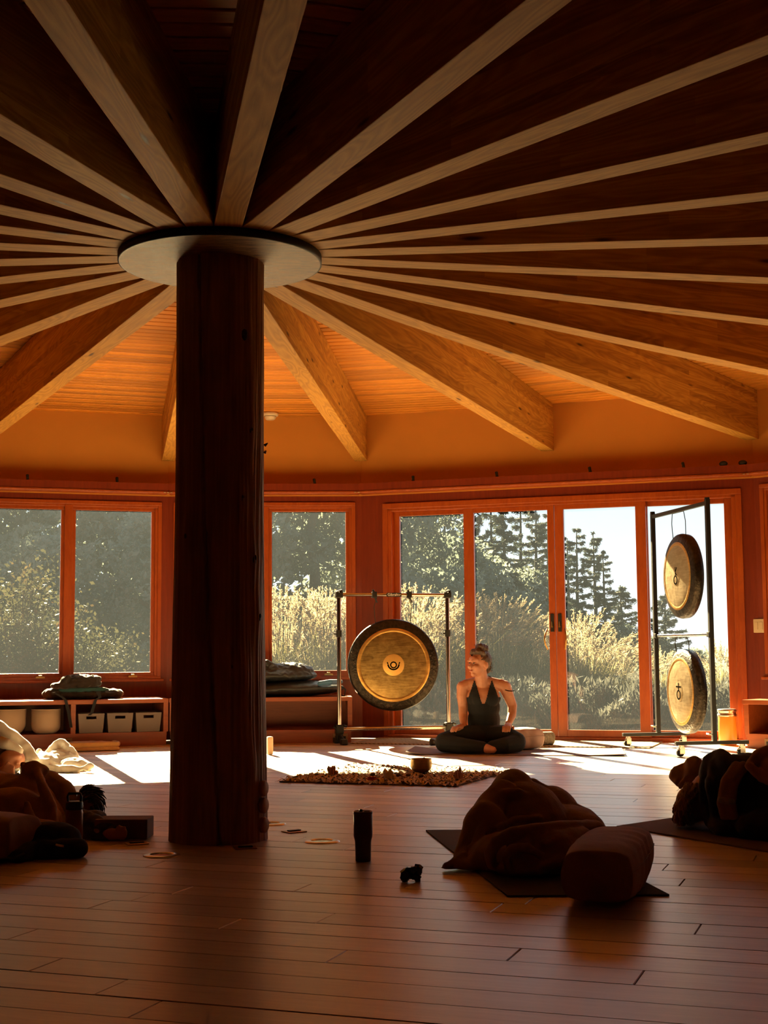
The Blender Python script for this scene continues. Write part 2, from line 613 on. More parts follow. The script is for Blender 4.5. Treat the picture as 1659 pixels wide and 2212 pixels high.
# walls
WALLS = {}
def wall(name, i, j, opening=None, panel=True):
    """opening: list of (x0, x1, z0, z1)"""
    b = Bay(i, j)
    L, T = b.L, .16
    ops = opening or []
    w = empty(name, b.a, b.rz, kind='structure')
    up = MB()
    up.box(-.01, L + .01, 0, T, Z_SHELF, Z_CEIL + .05)
    up.build('upper_wall', M['paint'], w)
    pn = MB()
    xs = 0
    for (x0, x1, z0, z1) in sorted(ops):
        pn.box(xs - (.02 if xs == 0 else 0), x0, 0, T, 0, Z_SHELF)
        if z0 > .03: pn.box(x0, x1, 0, T, 0, z0)
        pn.box(x0, x1, 0, T, z1, Z_SHELF)
        xs = x1
    pn.box(xs - (.02 if xs == 0 else 0), L + .02, 0, T, 0, Z_SHELF)
    pn.build('panelling', M['panel'] if panel else M['paint'], w)
    WALLS[name] = b
    return w, b
def shelf_trim(name, b):
    t = empty(name, b.a, b.rz, kind='structure')
    q = MB(); q.prism([(0.025, -.19), (b.L - .025, -.19), (b.L, 0), (0, 0)], Z_SHELF + .028, Z_TRIM); q.build('fascia', M['panel'], t)
    q = MB(); q.box(.024, b.L - .024, -.20, -.175, Z_SHELF + .006, Z_SHELF + .027, bev=.008); q.box(.02, b.L - .02, -.18, 0, Z_SHELF + .012, Z_SHELF + .027); q.build('bead', M['frame'], t)
    return t

WIN = (.05, 1.75, .545, 2.185)
def frame_rect(q, x0, x1, z0, z1, wid, y0, y1, bev=.004):
    q.box(x0, x1, y0, y1, z1 - wid, z1, bev=bev)
    q.box(x0, x1, y0, y1, z0, z0 + wid, bev=bev)
    q.box(x0, x0 + wid, y0, y1, z0 + wid, z1 - wid, bev=bev)
    q.box(x1 - wid, x1, y0, y1, z0 + wid, z1 - wid, bev=bev)

win_n = [0]
def window(b, cx=.90, zb=.545):
    win_n[0] += 1
    w = empty('window_%d' % win_n[0], b.a, b.rz, kind='structure')
    q = MB()
    frame_rect(q, cx - .845, cx + .845, zb, 2.185, .035, -.018, .02)
    frame_rect(q, cx - .815, cx + .815, zb + .015, 2.16, .03, -.006, .05)
    q.build('frame', M['frame'], w)
    q = MB(); q.box(cx - .036, cx + .036, -.012, .06, zb + .035, 2.15, bev=.006); q.build('mullion', M['frame'], w)
    for s in (-1, 1):
        x0, x1 = (cx - .79, cx - .03) if s < 0 else (cx + .03, cx + .79)
        q = MB(); frame_rect(q, x0, x1, zb + .04, 2.135, .036, .012, .058)
        sash = q.build('sash', M['frame'], w)
        q = MB(); q.box(x0 + .03, x1 - .03, .040, .046, zb + .067, 2.105)
        q.build('pane', M['glass'], sash)
        q = MB(); q.box(x1 - .24, x1 - .16, -.03, -.015, zb + .03, zb + .047, bev=.004); q.box(x1 - .215, x1 - .185, -.035, .02, zb + .04, zb + .06, bev=.004)
        q.build('latch', M['brass'], sash)
    q = MB(); q.box(cx - .87, cx + .87, -.045, .03, zb - .01, zb + .015, bev=.006); q.build('sill', M['frame'], w)
    return w

M['brass'] = plain('aged_brass', (.45, .28, .10), .35, 1., var=.2)
M['darkmetal'] = plain('dark_metal', (.03, .028, .026), .45, .6, var=.3)

NAMES = {}
win_bays = {15: 'wall_left_near', 14: 'wall_left', 13: 'wall_back'}
tn = [0]
def trim(b):
    tn[0] += 1
    return shelf_trim('trim_%d' % tn[0], b)
for i in range(24, 0, -1):
    j = i - 1 if i > 1 else 24
    if i == 11: continue
    if i == 12:
        wl, b = wall('wall_right', 12, 10, [(.225, 3.455, 0, 2.145)])
        trim(b); BD = b
        continue
    if i in (14, 13, 10):
        nm = {16: 'wall_left_rear', 15: 'wall_left_near', 14: 'wall_left', 13: 'wall_back', 10: 'wall_far_right', 9: 'wall_right_rear'}[i]
        b0 = Bay(i, j)
        wl, b = wall(nm, i, j, [(.055, 1.745, .545, 2.185)])
        trim(b)
        window(b, .90)
        if i == 14: BA = b
        if i == 13: BB = b
        if i == 10: BE = b
        continue
    wl, b = wall('wall_rear', i, j)
    trim(b)

# sliding door wall
door = empty('door_1', BD.a, BD.rz, kind='structure')
q = MB()
frame_rect(q, .215, 3.465, -.03, 2.16, .05, -.022, .02)
q.build('casing', M['frame'], door)
q = MB()
q.box(.255, 3.425, -.008, .13, 2.085, 2.13, bev=.004)
q.box(.255, .30, -.008, .13, 0, 2.13, bev=.004)
q.box(3.38, 3.425, -.008, .13, 0, 2.13, bev=.004)
q.box(.255, 3.425, -.03, .14, -.01, .035, bev=.004)
q.build('jamb', M['frame'], door)
def leaf(name, x0, x1, p0, p1, y):
    q = MB()
    zt, zb = 2.085, .036
    q.box(x0, p0, y, y + .045, zb, zt, bev=.003)
    q.box(p1, x1, y, y + .045, zb, zt, bev=.003)
    q.box(p0, p1, y, y + .045, 2.045, zt, bev=.003)
    q.box(p0, p1, y, y + .045, zb, .095, bev=.003)
    l = q.build(name, M['frame'], door)
    q = MB(); q.box(p0 - .008, p1 + .008, y + .019, y + .025, .088, 2.052); q.build('pane', M['glass'], l)
    return l
l1 = leaf('fixed_panel', .30, 1.04, .355, .985, .06)
l2 = leaf('sliding_panel', .99, 1.83, 1.086, 1.770, .006)
l3 = leaf('sliding_panel', 1.835, 2.645, 1.915, 2.555, .006)
l4 = leaf('fixed_panel', 2.60, 3.38, 2.652, 3.310, .06)
def door_handle(x, sgn, par):
    q = MB()
    q.box(x - .016, x + .016, -.006, .008, .955, 1.115, bev=.003)
    q.build('escutcheon', M['darkmetal'], par)
    q = MB()
    pts = [(x + sgn * .045, -.004, .80)] + [(x + sgn * (.045 + .018 * math.sin(PI * k / 8)), -.004 - .045 * math.sin(PI * k / 8), .80 + .18 * k / 8) for k in range(1, 8)] + [(x + sgn * .045, -.004, .98)]
    q.tube(pts, .007, 8)
    q.build('pull_handle', M['brass'], par)
    q = MB(); q.tube([(x, -.006, 1.0), (x, -.02, 1.0)], .008, 8); q.tube([(x, -.02, 1.0), (x, -.024, 1.045)], [.006, .003], 8)
    q.build('thumb_turn', M['brass'], par)
door_handle(1.800, -1, l2)
door_handle(1.868, 1, l3)

# ------------------------------------------------------------------ outdoors
def quads_mesh(name, V, mat):
    """V: (n,4,3) array of quads"""
    n = len(V)
    me = bpy.data.meshes.new(name)
    me.vertices.add(n * 4); me.vertices.foreach_set('co', np.asarray(V, dtype=np.float32).ravel())
    me.loops.add(n * 4); me.loops.foreach_set('vertex_index', np.arange(n * 4, dtype=np.int32))
    me.polygons.add(n); me.polygons.foreach_set('loop_start', np.arange(0, n * 4, 4, dtype=np.int32))
    me.polygons.foreach_set('loop_total', np.full(n, 4, dtype=np.int32))
    me.update(calc_edges=True)
    me.materials.append(mat)
    return me

def leaf_quads(rng, P, size, up=.3, aspect=.5, dirs=None):
    """random leaf shaped quads (kites) centred on the points P"""
    n = len(P)
    d = rng.normal(size=(n, 3)) if dirs is None else dirs + rng.normal(size=(n, 3)) * .45
    d[:, 2] += up * 0
    d /= np.linalg.norm(d, axis=1, keepdims=True) + 1e-9
    w = np.cross(d, rng.normal(size=(n, 3)))
    w /= np.linalg.norm(w, axis=1, keepdims=True) + 1e-9
    s = (size * rng.uniform(.6, 1.4, size=(n, 1)))
    a = P - d * s * .5; b = P + w * s * aspect * .5; c = P + d * s * .5; e = P - w * s * aspect * .5
    return np.stack([a, b, c, e], axis=1)

def leaf_mat(name, c1, c2, c3=None, trans=.5, scale=1.2, rough=.6):
    t = NT(name)
    oi = t.n('ShaderNodeObjectInfo')
    v = t.coords((1, 1, 1), randomize=True)
    n1 = t.noise(v, scale, 4, .6)
    st = [(.3, c1), (.6, c2)] + ([(.75, c3)] if c3 else [])
    c = t.ramp(n1, st)
    t.col(c).set(Roughness=rough, **{'Specular IOR Level': .12})
    tl = t.n('ShaderNodeBsdfTranslucent'); t.l(c, tl.inputs[0])
    mx = t.n('ShaderNodeMixShader'); mx.inputs[0].default_value = trans
    t.l(t.b.outputs[0], mx.inputs[1]); t.l(tl.outputs[0], mx.inputs[2])
    t.l(mx.outputs[0], t.out.inputs[0])
    return t.m

M['fol_dark'] = leaf_mat('evergreen_foliage', (.05, .07, .062), (.17, .20, .175), (.32, .33, .27), .6, .8)
M['fol_conifer'] = leaf_mat('conifer_needles', (0.0174, 0.02465, 0.02465), (0.0406, 0.05365, 0.0522), None, .4, 2)
M['fol_autumn'] = leaf_mat('autumn_leaves', (.018, .021, .013), (.034, .034, .018), (.060, .034, .014), .45, 2.5)
M['fol_grey'] = leaf_mat('grey_shrub_leaves', (0.03697, 0.04067, 0.03697), (0.07395, 0.07641, 0.06779), None, .45, 3)
M['blade'] = leaf_mat('grass_blades', (0.0493, 0.05177, 0.02218), (0.1048, 0.09613, 0.0419), (0.1479, 0.1232, 0.06162), .5, 3)
M['plume'] = leaf_mat('grass_plumes', (0.1668, 0.1334, 0.087), (0.2755, 0.2248, 0.145), None, .6, 2)
M['bark'] = plain('bark', (0.02712, 0.02095, 0.01725), .9, var=.3, scale=10)
M['ground'] = plain('dry_ground', (0.04437, 0.03944, 0.02465), .95, var=.35, scale=.7)
M['paving'] = plain('pale_paving', (0.1972, 0.1849, 0.1725), .85, var=.15, scale=3)
M['timber'] = plain('weathered_timber', (0.1048, 0.06779, 0.04437), .85, var=.25, scale=5)
M['hill'] = plain('hazy_hill', (0.06525, 0.0899, 0.1044), 1., var=.06, scale=.02)
M['sea'] = plain('sea', (0.1015, 0.1232, 0.1377), .5, var=.04, scale=.01)

gr = MB()
NG = 48
gverts = [(0, 0, -.12)]
ring_r = [9, 14, 22, 34, 60]
vs, fs = [], []
for ri, rr in enumerate(ring_r):
    for k in range(NG):
        a = 2 * PI * k / NG
        z = -.12 - (.0 if rr < 15 else (rr - 14) * .035)
        vs.append((rr * math.sin(a), rr * math.cos(a), z))
fs = []
for ri in range(len(ring_r) - 1):
    for k in range(NG):
        fs.append((ri * NG + k, (ri + 1) * NG + k, (ri + 1) * NG + (k + 1) % NG, ri * NG + (k + 1) % NG))
n0 = len(vs)
vs.append((0, 0, -.12))
for k in range(NG): fs.append((n0, k, (k + 1) % NG))
gr.add(vs, fs)
ground = gr.build('ground', M['ground'])
tag(ground, kind='structure')
q = MB()
q.prism([pol(300, 2 * PI * k / 64)[:2] for k in range(64)][::-1], -4.4, -4.3)
sea = q.build('sea_surface', M['sea']); tag(sea, kind='structure')
q = MB()
q.prism([BD.p(-1.2, .17)[:2], BD.p(4.8, .17)[:2], BD.p(5.4, 3.4)[:2], BD.p(-1.4, 3.4)[:2]][::1], -.14, -.045)
patio = q.build('patio', M['paving']); tag(patio, kind='structure')

def ray_pt(px, py, dep):
    u, v = (px - 829.5) / F_PX, (py - 1106) / F_PX
    return CAM + (XC * u - YC * v + FWD) * dep

# timber edging behind the patio
for k in range(4):
    q = MB(); q.box(0, 1.9, -.05, .05, 0, .22, bev=.008)
    p = BD.p(-1.6 + k * 1.93, 4.2, -.14)
    o = q.build('edging_timber', M['timber'], None, p, (0, 0, BD.rz + .01 * (k - 1)))
    tag(o, 'weathered timber lying along the edge of the planting bed outside', 'timber', 'bed edging timbers')

rng = np.random.default_rng(5)
def ground_z(p):
    rr = math.hypot(p.x, p.y)
    return -.12 if rr < 14 else -.12 - (rr - 14) * .035

# dense evergreen trees
def dense_tree(seed, h, rad, n, size, mat):
    r = np.random.default_rng(seed)
    nb = 46
    cz = r.uniform(.06, 1, nb) ** .9 * h
    prof = np.sin(np.clip((cz / h) * 2.6 + .45, 0, PI)) * rad + .15
    ca = r.uniform(0, 2 * PI, nb)
    cr = prof * r.uniform(.35, 1, nb)
    cs = np.stack([np.cos(ca) * cr, np.sin(ca) * cr, cz], 1)
    pick = r.integers(0, nb, n)
    off = r.normal(size=(n, 3)); off /= np.linalg.norm(off, axis=1, keepdims=True)
    rr = r.uniform(.5, 1, (n, 1)) ** .4
    P = cs[pick] + off * rr * np.array([[.75, .75, .5]]) * (.55 + .25 * rad / 2.2)
    P[:, 2] = np.maximum(P[:, 2], .03)
    return quads_mesh('foliage', leaf_quads(r, P, size, aspect=.45), mat)
def trunk_mesh(h, r0, seed):
    r = random.Random(seed)
    q = MB()
    q.tube([(r.uniform(-.05, .05) * k, r.uniform(-.05, .05) * k, h * k / 6) for k in range(7)], [r0 * (1 - k / 7.5) for k in range(7)], 7)
    for k in range(7):
        z = h * r.uniform(.25, .9); a = r.uniform(0, 2 * PI); L = h * .18
        q.tube([(0, 0, z), (math.cos(a) * L * .5, math.sin(a) * L * .5, z + L * .25), (math.cos(a) * L, math.sin(a) * L, z + L * .3)], [r0 * .4, r0 * .25, r0 * .08], 5)
    return q.mesh('trunk')
DT = [(dense_tree(11, 5.2, 2.0, 15000, .15, M['fol_dark']), trunk_mesh(4.6, .16, 1)), (dense_tree(12, 6.0, 2.3, 15000, .16, M['fol_dark']), trunk_mesh(5.3, .18, 2)), (dense_tree(13, 3.0, 1.5, 11000, .12, M['fol_dark']), trunk_mesh(2.5, .09, 3))]
for _, tm in DT: tm.materials.append(M['bark'])
def place_dense(px, dep, kind, s, label):
    p = ray_pt(px, 1407, dep); p.z = ground_z(p)
    t = empty('evergreen_tree', p, random.uniform(0, 6.3), label, 'tree', 'dense evergreen trees outside')
    f = link('foliage', DT[kind][0], None, t)
    k = link('trunk', DT[kind][1], None, t)
    t.scale = (s, s, s)
LW = 'dense dark evergreen tree filling the view beyond the two pane windows'
LG = 'dense dark evergreen tree behind the tall plumed grasses outside the sliding doors'
for (px, dep, kind, s) in ((-60, 25, 0, 1.), (60, 27, 1, 1.), (190, 25, 0, 1.0), (300, 28, 1, 1.05), (430, 26, 0, 1.05), (560, 28, 1, 1.), (680, 26, 0, 1.1), (-180, 27, 1, 1.), (100, 21.5, 2, .85), (330, 22, 2, 1.)):
    place_dense(px, dep, kind, s, LW)
for (px, dep, kind, s) in ((780, 29, 1, 1.0), (870, 31, 0, .9), (960, 33, 2, 1.25), (1050, 34, 2, 1.15), (1130, 35, 2, 1.05), (1200, 36, 2, .85), (1345, 34, 2, .62), (1420, 36, 2, .55), (1500, 40, 2, .5)):
    place_dense(px, dep, kind, s, LG)

# sparse conifers with layered boughs
def conifer(seed, h, spread, dens):
    r = np.random.default_rng(seed)
    quads = []
    tb = MB()
    tb.tube([(0, 0, 0), (.03, .02, h * .5), (0, .04, h * .97)], [.10, .06, .012], 6)
    z = h * .12
    while z < h * .98:
        f = 1 - z / h
        nbr = r.integers(3, 6)
        for k in range(nbr):
            if r.random() > dens: continue
            a = r.uniform(0, 2 * PI)
            L = spread * (f ** .75 + .06) * r.uniform(.45, 1.15)
            d = np.array([math.cos(a), math.sin(a), 0])
            lift = r.uniform(-.12, .22)
            pts = [np.array([0, 0, z]) + d * L * t + np.array([0, 0, L * (lift * t + .12 * t * t)]) for t in np.linspace(0, 1, 5)]
            tb.tube([tuple(p) for p in pts], [.022, .016, .012, .008, .004], 4, cap=False)
            m = int(200 * L) + 26
            t = r.uniform(.18, 1, m) ** .8
            P = np.stack([np.interp(t, np.linspace(0, 1, 5), [p[c] for p in pts]) for c in range(3)], 1)
            side = np.cross(d, [0, 0, 1])
            wd = (.04 + .16 * L * (1 - t)) * r.uniform(-1, 1, m)
            P = P + side[None] * wd[:, None] + np.stack([np.zeros(m), np.zeros(m), -np.abs(r.normal(0, .05, m))], 1)
            quads.append(leaf_quads(r, P, .125, aspect=.20, dirs=np.tile(d * .8 + np.array([0, 0, -.15]), (m, 1))))
        z += h * r.uniform(.022, .045)
    return quads_mesh('needles', np.concatenate(quads), M['fol_conifer']), tb.mesh('trunk')
CF = [conifer(21, 5.6, 1.25, .85), conifer(22, 5.0, 1.05, .8), conifer(23, 3.4, 1.3, .55)]
for _, tm in CF: tm.materials.append(M['bark'])
def place_con(px, ptop, dep, kind, label, base_h):
    p = ray_pt(px, 1407, dep); p.z = ground_z(p)
    top = ray_pt(px, ptop, dep).z
    s = (top - p.z) / base_h
    t = empty('conifer_tree', p, random.uniform(0, 6.3), label, 'tree', 'conifers outside the sliding doors')
    link('needles', CF[kind][0], None, t); link('trunk', CF[kind][1], None, t)
    t.scale = (s, s, s)
LC2 = 'tall layered conifer rising behind the grasses outside the seated woman'
LC = 'slender layered conifer standing against the sky outside the sliding doors'
for (px, tp, dep, kind) in ((1252, 1128, 33, 0), (1287, 1138, 34, 1), (1308, 1178, 32, 0), (1228, 1150, 36, 1), (890, 1030, 33, 0), (930, 1050, 36, 1), (965, 1040, 34, 0), (1030, 1060, 36, 1), (1062, 1040, 35, 0), (1095, 1060, 34, 1), (1128, 1050, 37, 0), (1160, 1075, 35, 1), (1190, 1095, 38, 0)):
    place_con(px, tp, dep, kind, LC if px > 1200 else LC2, [5.6, 5.0, 3.4][kind])
place_con(1438, 1275, 36, 2, 'low wind-shaped conifer seen below the upper gong outside the doors', 3.4)
place_con(1345, 1255, 35, 2, 'bushy small conifer beside the slender conifers outside the doors', 3.4)

# autumn shrubs by the left window
def shrub(seed, h, rad, n, size, mat, twig=True):
    r = np.random.default_rng(seed)
    tb = MB(); P = []
    nst = 26
    per = n // nst
    for k in range(nst):
        a = r.uniform(0, 2 * PI); L = h * r.uniform(.6, 1.05)
        lean = rad * r.uniform(.15, 1.)
        pts = [np.array([math.cos(a) * lean * t ** 1.4, math.sin(a) * lean * t ** 1.4, L * t * (1 - .12 * t * lean)]) for t in np.linspace(0, 1, 6)]
        if twig: tb.tube([tuple(p) for p in pts], [.014, .011, .009, .007, .005, .003], 4, cap=False)
        t = r.uniform(.12, 1, per)
        Q = np.stack([np.interp(t, np.linspace(0, 1, 6), [p[c] for p in pts]) for c in range(3)], 1)
        Q += r.normal(0, .10 * rad + .03, (per, 3))
        P.append(Q)
    P = np.concatenate(P); P[:, 2] = np.maximum(P[:, 2], .03)
    return quads_mesh('leaves', leaf_quads(r, P, size, aspect=.6), mat), tb.mesh('stems')
SH = [shrub(31, 1.9, 1.0, 9500, .055, M['fol_autumn']), shrub(32, 1.3, .9, 7800, .052, M['fol_autumn'])]
for _, tm in SH: tm.materials.append(M['bark'])
for (px, dep, kind, s, lb) in ((40, 15.6, 0, 1., 'tall leafy shrub turning orange outside the left window pane'), (-90, 16, 0, .95, 'leafy shrub turning orange by the outer edge of the left window'), (150, 16.2, 1, .95, 'low yellowing shrub below the mullion of the left window'), (255, 17, 1, .85, 'low green shrub outside the right pane of the left window')):
    p = ray_pt(px, 1407, dep); p.z = ground_z(p)
    t = empty('autumn_shrub', p, random.uniform(0, 6), lb, 'shrub', 'autumn shrubs outside the left window')
    link('leaves', SH[kind][0], None, t); link('stems', SH[kind][1], None, t)
    t.scale = (s, s, s)

# plumed ornamental grass
def grass_clump(seed, h, rad, nb, npl, lean=(0, 0)):
    r = np.random.default_rng(seed)
    Q = []
    for k in range(nb):
        a = r.uniform(0, 2 * PI); L = h * r.uniform(.55, .95)
        b = np.array([math.cos(a), math.sin(a), 0]) * r.uniform(0, .22 * rad)
        d = np.array([math.cos(a), math.sin(a), 0]) * rad * r.uniform(.25, 1.15)
        ts = np.linspace(0, 1, 7)
        top = L * r.uniform(.75, 1.)
        pts = [b + d * (t ** 1.7) + np.array([0, 0, top * (1.25 * t - .62 * t ** 3 * r.uniform(.6, 1.5))]) for t in ts]
        side = np.cross(d, [0, 0, 1.]); side = side / (np.linalg.norm(side) + 1e-9)
        w = .007 * (1 - ts ** 2) + .0012
        for i in range(6):
            Q.append([pts[i] - side * w[i], pts[i] + side * w[i], pts[i + 1] + side * w[i + 1], pts[i + 1] - side * w[i + 1]])
    Q = np.array(Q); Q[:, :, 2] = np.maximum(Q[:, :, 2], .01)
    blades = quads_mesh('blades', Q, M['blade'])
    Pq = []
    for k in range(npl):
        a = r.uniform(0, 2 * PI); f = r.uniform(0, 1) ** .6
        d = np.array([math.cos(a) + lean[0], math.sin(a) + lean[1], 0]) * rad * f
        hh = h * (1.06 - .34 * f * f) * r.uniform(.86, 1.04)
        root = d * .72 + np.array([0, 0, hh * .80])
        ax = np.array([d[0] * .45, d[1] * .45, h * .17]); ax = ax / np.linalg.norm(ax)
        L = r.uniform(.20, .30)
        side = np.cross(ax, [0, 0, 1.]); side /= np.linalg.norm(side) + 1e-9
        st = d * .2
        Pq.append([st - side * .003, st + side * .003, root + side * .0025, root - side * .0025])
        m = 26
        t = r.uniform(0, 1, m)
        P = root[None] + ax[None] * (t * L)[:, None]
        dirs = ax[None] * 1.0 + r.normal(0, .33, (m, 3))
        dirs /= np.linalg.norm(dirs, axis=1, keepdims=True)
        ln = (.045 + .06 * (1 - t))[:, None]
        w = np.cross(dirs, r.normal(size=(m, 3))); w /= np.linalg.norm(w, axis=1, keepdims=True) + 1e-9
        e = P + dirs * ln + np.array([[0, 0, -.012]])
        mid = P + dirs * ln * .5
        Pq += list(np.stack([P, mid + w * .0065, e, mid - w * .0065], 1))
    plumes = quads_mesh('plumes', np.array(Pq), M['plume'])
    return blades, plumes
GR = [grass_clump(41, 1.75, 1.05, 800, 150), grass_clump(42, 1.6, .95, 750, 140, (.25, -.1)), grass_clump(43, 1.2, .6, 400, 70)]
for (px, dep, kind, s, lb) in ((610, 17.6, 0, 1.0, 'tall plumed grass clump outside the back window behind the black bags'), (700, 17.2, 0, .98, 'tall plumed grass clump between the back window and the sliding doors'), (800, 17.4, 1, 1.05, 'tall plumed grass clump outside behind the large bronze gong'), (890, 17.2, 0, 1.0, 'tall plumed grass clump seen right of the large bronze gong'), (985, 17.8, 1, 1.02, 'tall plumed grass clump outside the left fixed door panel'), (1075, 18.2, 0, .95, 'tall plumed grass clump outside behind the seated woman'), (1165, 18.4, 1, .86, 'tall plumed grass clump outside the door handles'), (1255, 17.4, 1, .86, 'arching plumed grass clump outside the right sliding panel'), (1330, 17.8, 1, .66, 'lower plumed grass clump drooping beside the right sliding panel'), (1425, 19.5, 2, .75, 'small plumed grass seen through the lower gong stand'), (1555, 19, 2, .80, 'small plumed grass by the edge of the right fixed panel')):
    p = ray_pt(px, 1407, dep); p.z = ground_z(p)
    t = empty('plumed_grass', p, random.uniform(-.4, .4), lb, 'grass', 'plumed ornamental grasses outside')
    link('blades', GR[kind][0], None, t)['kind'] = 'stuff'
    link('plumes', GR[kind][1], None, t)['kind'] = 'stuff'
    t.scale = (s, s, s)

# low grey shrubs
def mound(seed, h, rad, n):
    r = np.random.default_rng(seed)
    a = r.uniform(0, 2 * PI, n); f = np.sqrt(r.uniform(0, 1, n)) * rad
    base = np.stack([np.cos(a) * f, np.sin(a) * f, np.zeros(n)], 1)
    hh = h * np.sqrt(np.clip(1 - (f / rad) ** 2, 0.03, 1)) * r.uniform(.5, 1.08, n) * (.85 + .3 * np.sin(a * 3 + f * 5))
    P = base.copy(); P[:, 2] = hh
    d = base * .8; d[:, 2] = 1
    return quads_mesh('leaves', leaf_quads(r, P, .085, aspect=.22, dirs=d), M['fol_grey'])
MD = [mound(51, .45, .62, 6500), mound(52, .36, .5, 5000)]
k = 0
for px in range(860, 1640, 62):
    dep = 16.6 + .8 * math.sin(px * .05) - (px - 860) * .0012
    p = ray_pt(px, 1407, dep); p.z = ground_z(p)
    o = link('grey_shrub', MD[k % 2], None, None, p, (0, 0, random.uniform(0, 6)))
    s = random.uniform(.85, 1.25); o.scale = (s, s, s)
    tag(o, 'low mounded grey-green shrub in the bed outside the sliding doors', 'shrub', 'grey mounded shrubs outside')
    k += 1

# distant hills over the water
q = MB()
hr = random.Random(4)
for layer, (rr, hmax, a0, a1) in enumerate(((240, 3.4, .10, .75), (280, 5.2, .25, 1.1))):
    pts = []
    n = 40
    for j in range(n + 1):
        a = a0 + (a1 - a0) * j / n
        hgt = hmax * (math.sin(PI * j / n) ** .6) * (.75 + .25 * math.sin(j * .9 + layer)) - .5
        pts.append((a, hgt))
    vs, fs = [], []
    for j, (a, hgt) in enumerate(pts):
        vs += [pol(rr, a, -4.4), pol(rr + 12, a, hgt - 1.), pol(rr + 40, a, -4.4)]
    for j in range(n):
        b = j * 3
        fs += [(b, b + 3, b + 4, b + 1), (b + 1, b + 4, b + 5, b + 2)]
    h = MB().add(vs, fs, True).build('distant_hills', M['hill'])
    tag(h, kind='structure')

# ------------------------------------------------------------------ log pillar and its plate
def log_mat():
    t = NT('log_wood')
    v = t.coords((9, 9, .55))
    g = t.noise(v, 2.0, 6, .6, .8)
    f = t.noise(t.coords((40, 40, 1.2)), 2, 4, .6)
    s = t.math('ADD', t.math('MULTIPLY', g, .65), t.math('MULTIPLY', f, .35))
    t.col(t.ramp(s, [(.3, (.15, .062, .022)), (.5, (.30, .14, .055)), (.7, (.46, .24, .105))])).set(Roughness=.55)
    t.bump(s, .25, .012)
    return t.m
M['log'] = log_mat()
M['knot'] = plain('dark_knot', (.025, .010, .005), .7, var=.4, scale=30)
TOCAM = Vector((CAM.x, CAM.y, 0)).normalized()
RIGHT = Vector((-TOCAM.y, TOCAM.x, 0))
def pil_r(z): return .2125 - .0185 * min(1, z / 1.35) ** .8
def pil_dir(th): return TOCAM * math.cos(th) + RIGHT * math.sin(th)
pillar = empty('log_pillar', (0, 0, 0), 0, 'thick peeled log pillar holding up the radial roof beams', 'pillar')
NS, NZ = 240, 150
vs, fs = [], []
knots = [(.56, 2.18, .020), (.12, 1.95, .012), (.75, 1.76, .014), (.50, 1.46, .016), (.86, 1.20, .018), (.52, .70, .017), (.30, .74, .010), (.62, .36, .016), (.78, .30, .014), (1.02, .95, .015), (-.8, 1.3, .013), (2.4, 1.6, .016), (-2.2, .9, .017), (3.0, 2.1, .014)]
for iz in range(NZ + 1):
    z = 2.537 * iz / NZ
    zc = [-.51 + .16 * min(1, (2.5 - z) / 1.1) + .38 * max(0, (1.4 - z) / 1.4)]
    for k in range(NS):
        th = 2 * PI * k / NS - PI
        d = pil_dir(th)
        r = pil_r(z)
        r += .006 * noise.noise(Vector((d.x * 3, d.y * 3, z * .8))) + .0035 * noise.noise(Vector((d.x * 16, d.y * 16, z * 1.1)))
        if th > .35: r += .004 * noise.noise(Vector((d.x * 34, d.y * 34, z * 2.2)))
        for (kt, kz, kr) in knots:
            dd = ((th - kt) * .2 / .05) ** 2 + ((z - kz) / .09) ** 2
            if dd < 6: r += .007 * math.exp(-dd)
        c = zc[0] + .015 * noise.noise(Vector((0, 3, z * 2)))
        if abs(th - c) < .030: r -= .026
        c2 = .28 + .05 * noise.noise(Vector((7, 3, z)))
        if z < 1.25 and abs(th - c2) < .014: r -= .007
        vs.append(d * r + Vector((0, 0, z)))
for iz in range(NZ):
    for k in range(NS):
        fs.append((iz * NS + k, iz * NS + (k + 1) % NS, (iz + 1) * NS + (k + 1) % NS, (iz + 1) * NS + k))
MB().add(vs, fs, True).build('log', M['log'], pillar)
for (kt, kz, kr) in knots:
    d = pil_dir(kt)
    q = MB()
    Mx = d.to_track_quat('Z', 'Y').to_matrix()
    q.ball((0, 0, 0), (kr * .8, kr * 1.35, .005), 12, 8, Mx)
    q.ball((kr * .3, 0, kr * .5), (kr * .5, kr * .7, .004), 10, 6, Mx)
    p = d * (pil_r(kz) + .0045); p.z = kz
    q.build('knot', M['knot'], pillar, p)
q = MB()
for j in range(2):
    d = pil_dir(1.48 + .05 * (j % 2)); p = d * (pil_r(1.7) + .004); p.z = 1.68 + .035 * j
    q.tube([p, p + d * (.008 + .006 * (j % 3)) + Vector((0, 0, .012))], [.009, .003], 6)
q.build('branch_stub', M['log'], pillar)
M['slice_face'] = wood('cut_branch_wood', (.30, .14, .06), (.45, .22, .10), .6, (6, 6, 6), rnd=False)
for z in (.222, .150, .068):
    d = pil_dir(1.08)
    Mx = d.to_track_quat('Z', 'Y').to_matrix().to_4x4()
    q = MB(); q.lathe([(0, 0), (.031, 0), (.033, .004), (.033, .02), (.029, .024), (0, .024)], 20, Mx)
    p = d * (pil_r(z) - .004); p.z = z
    q.build('wood_slice', M['slice_face'], pillar, p, weld=True)

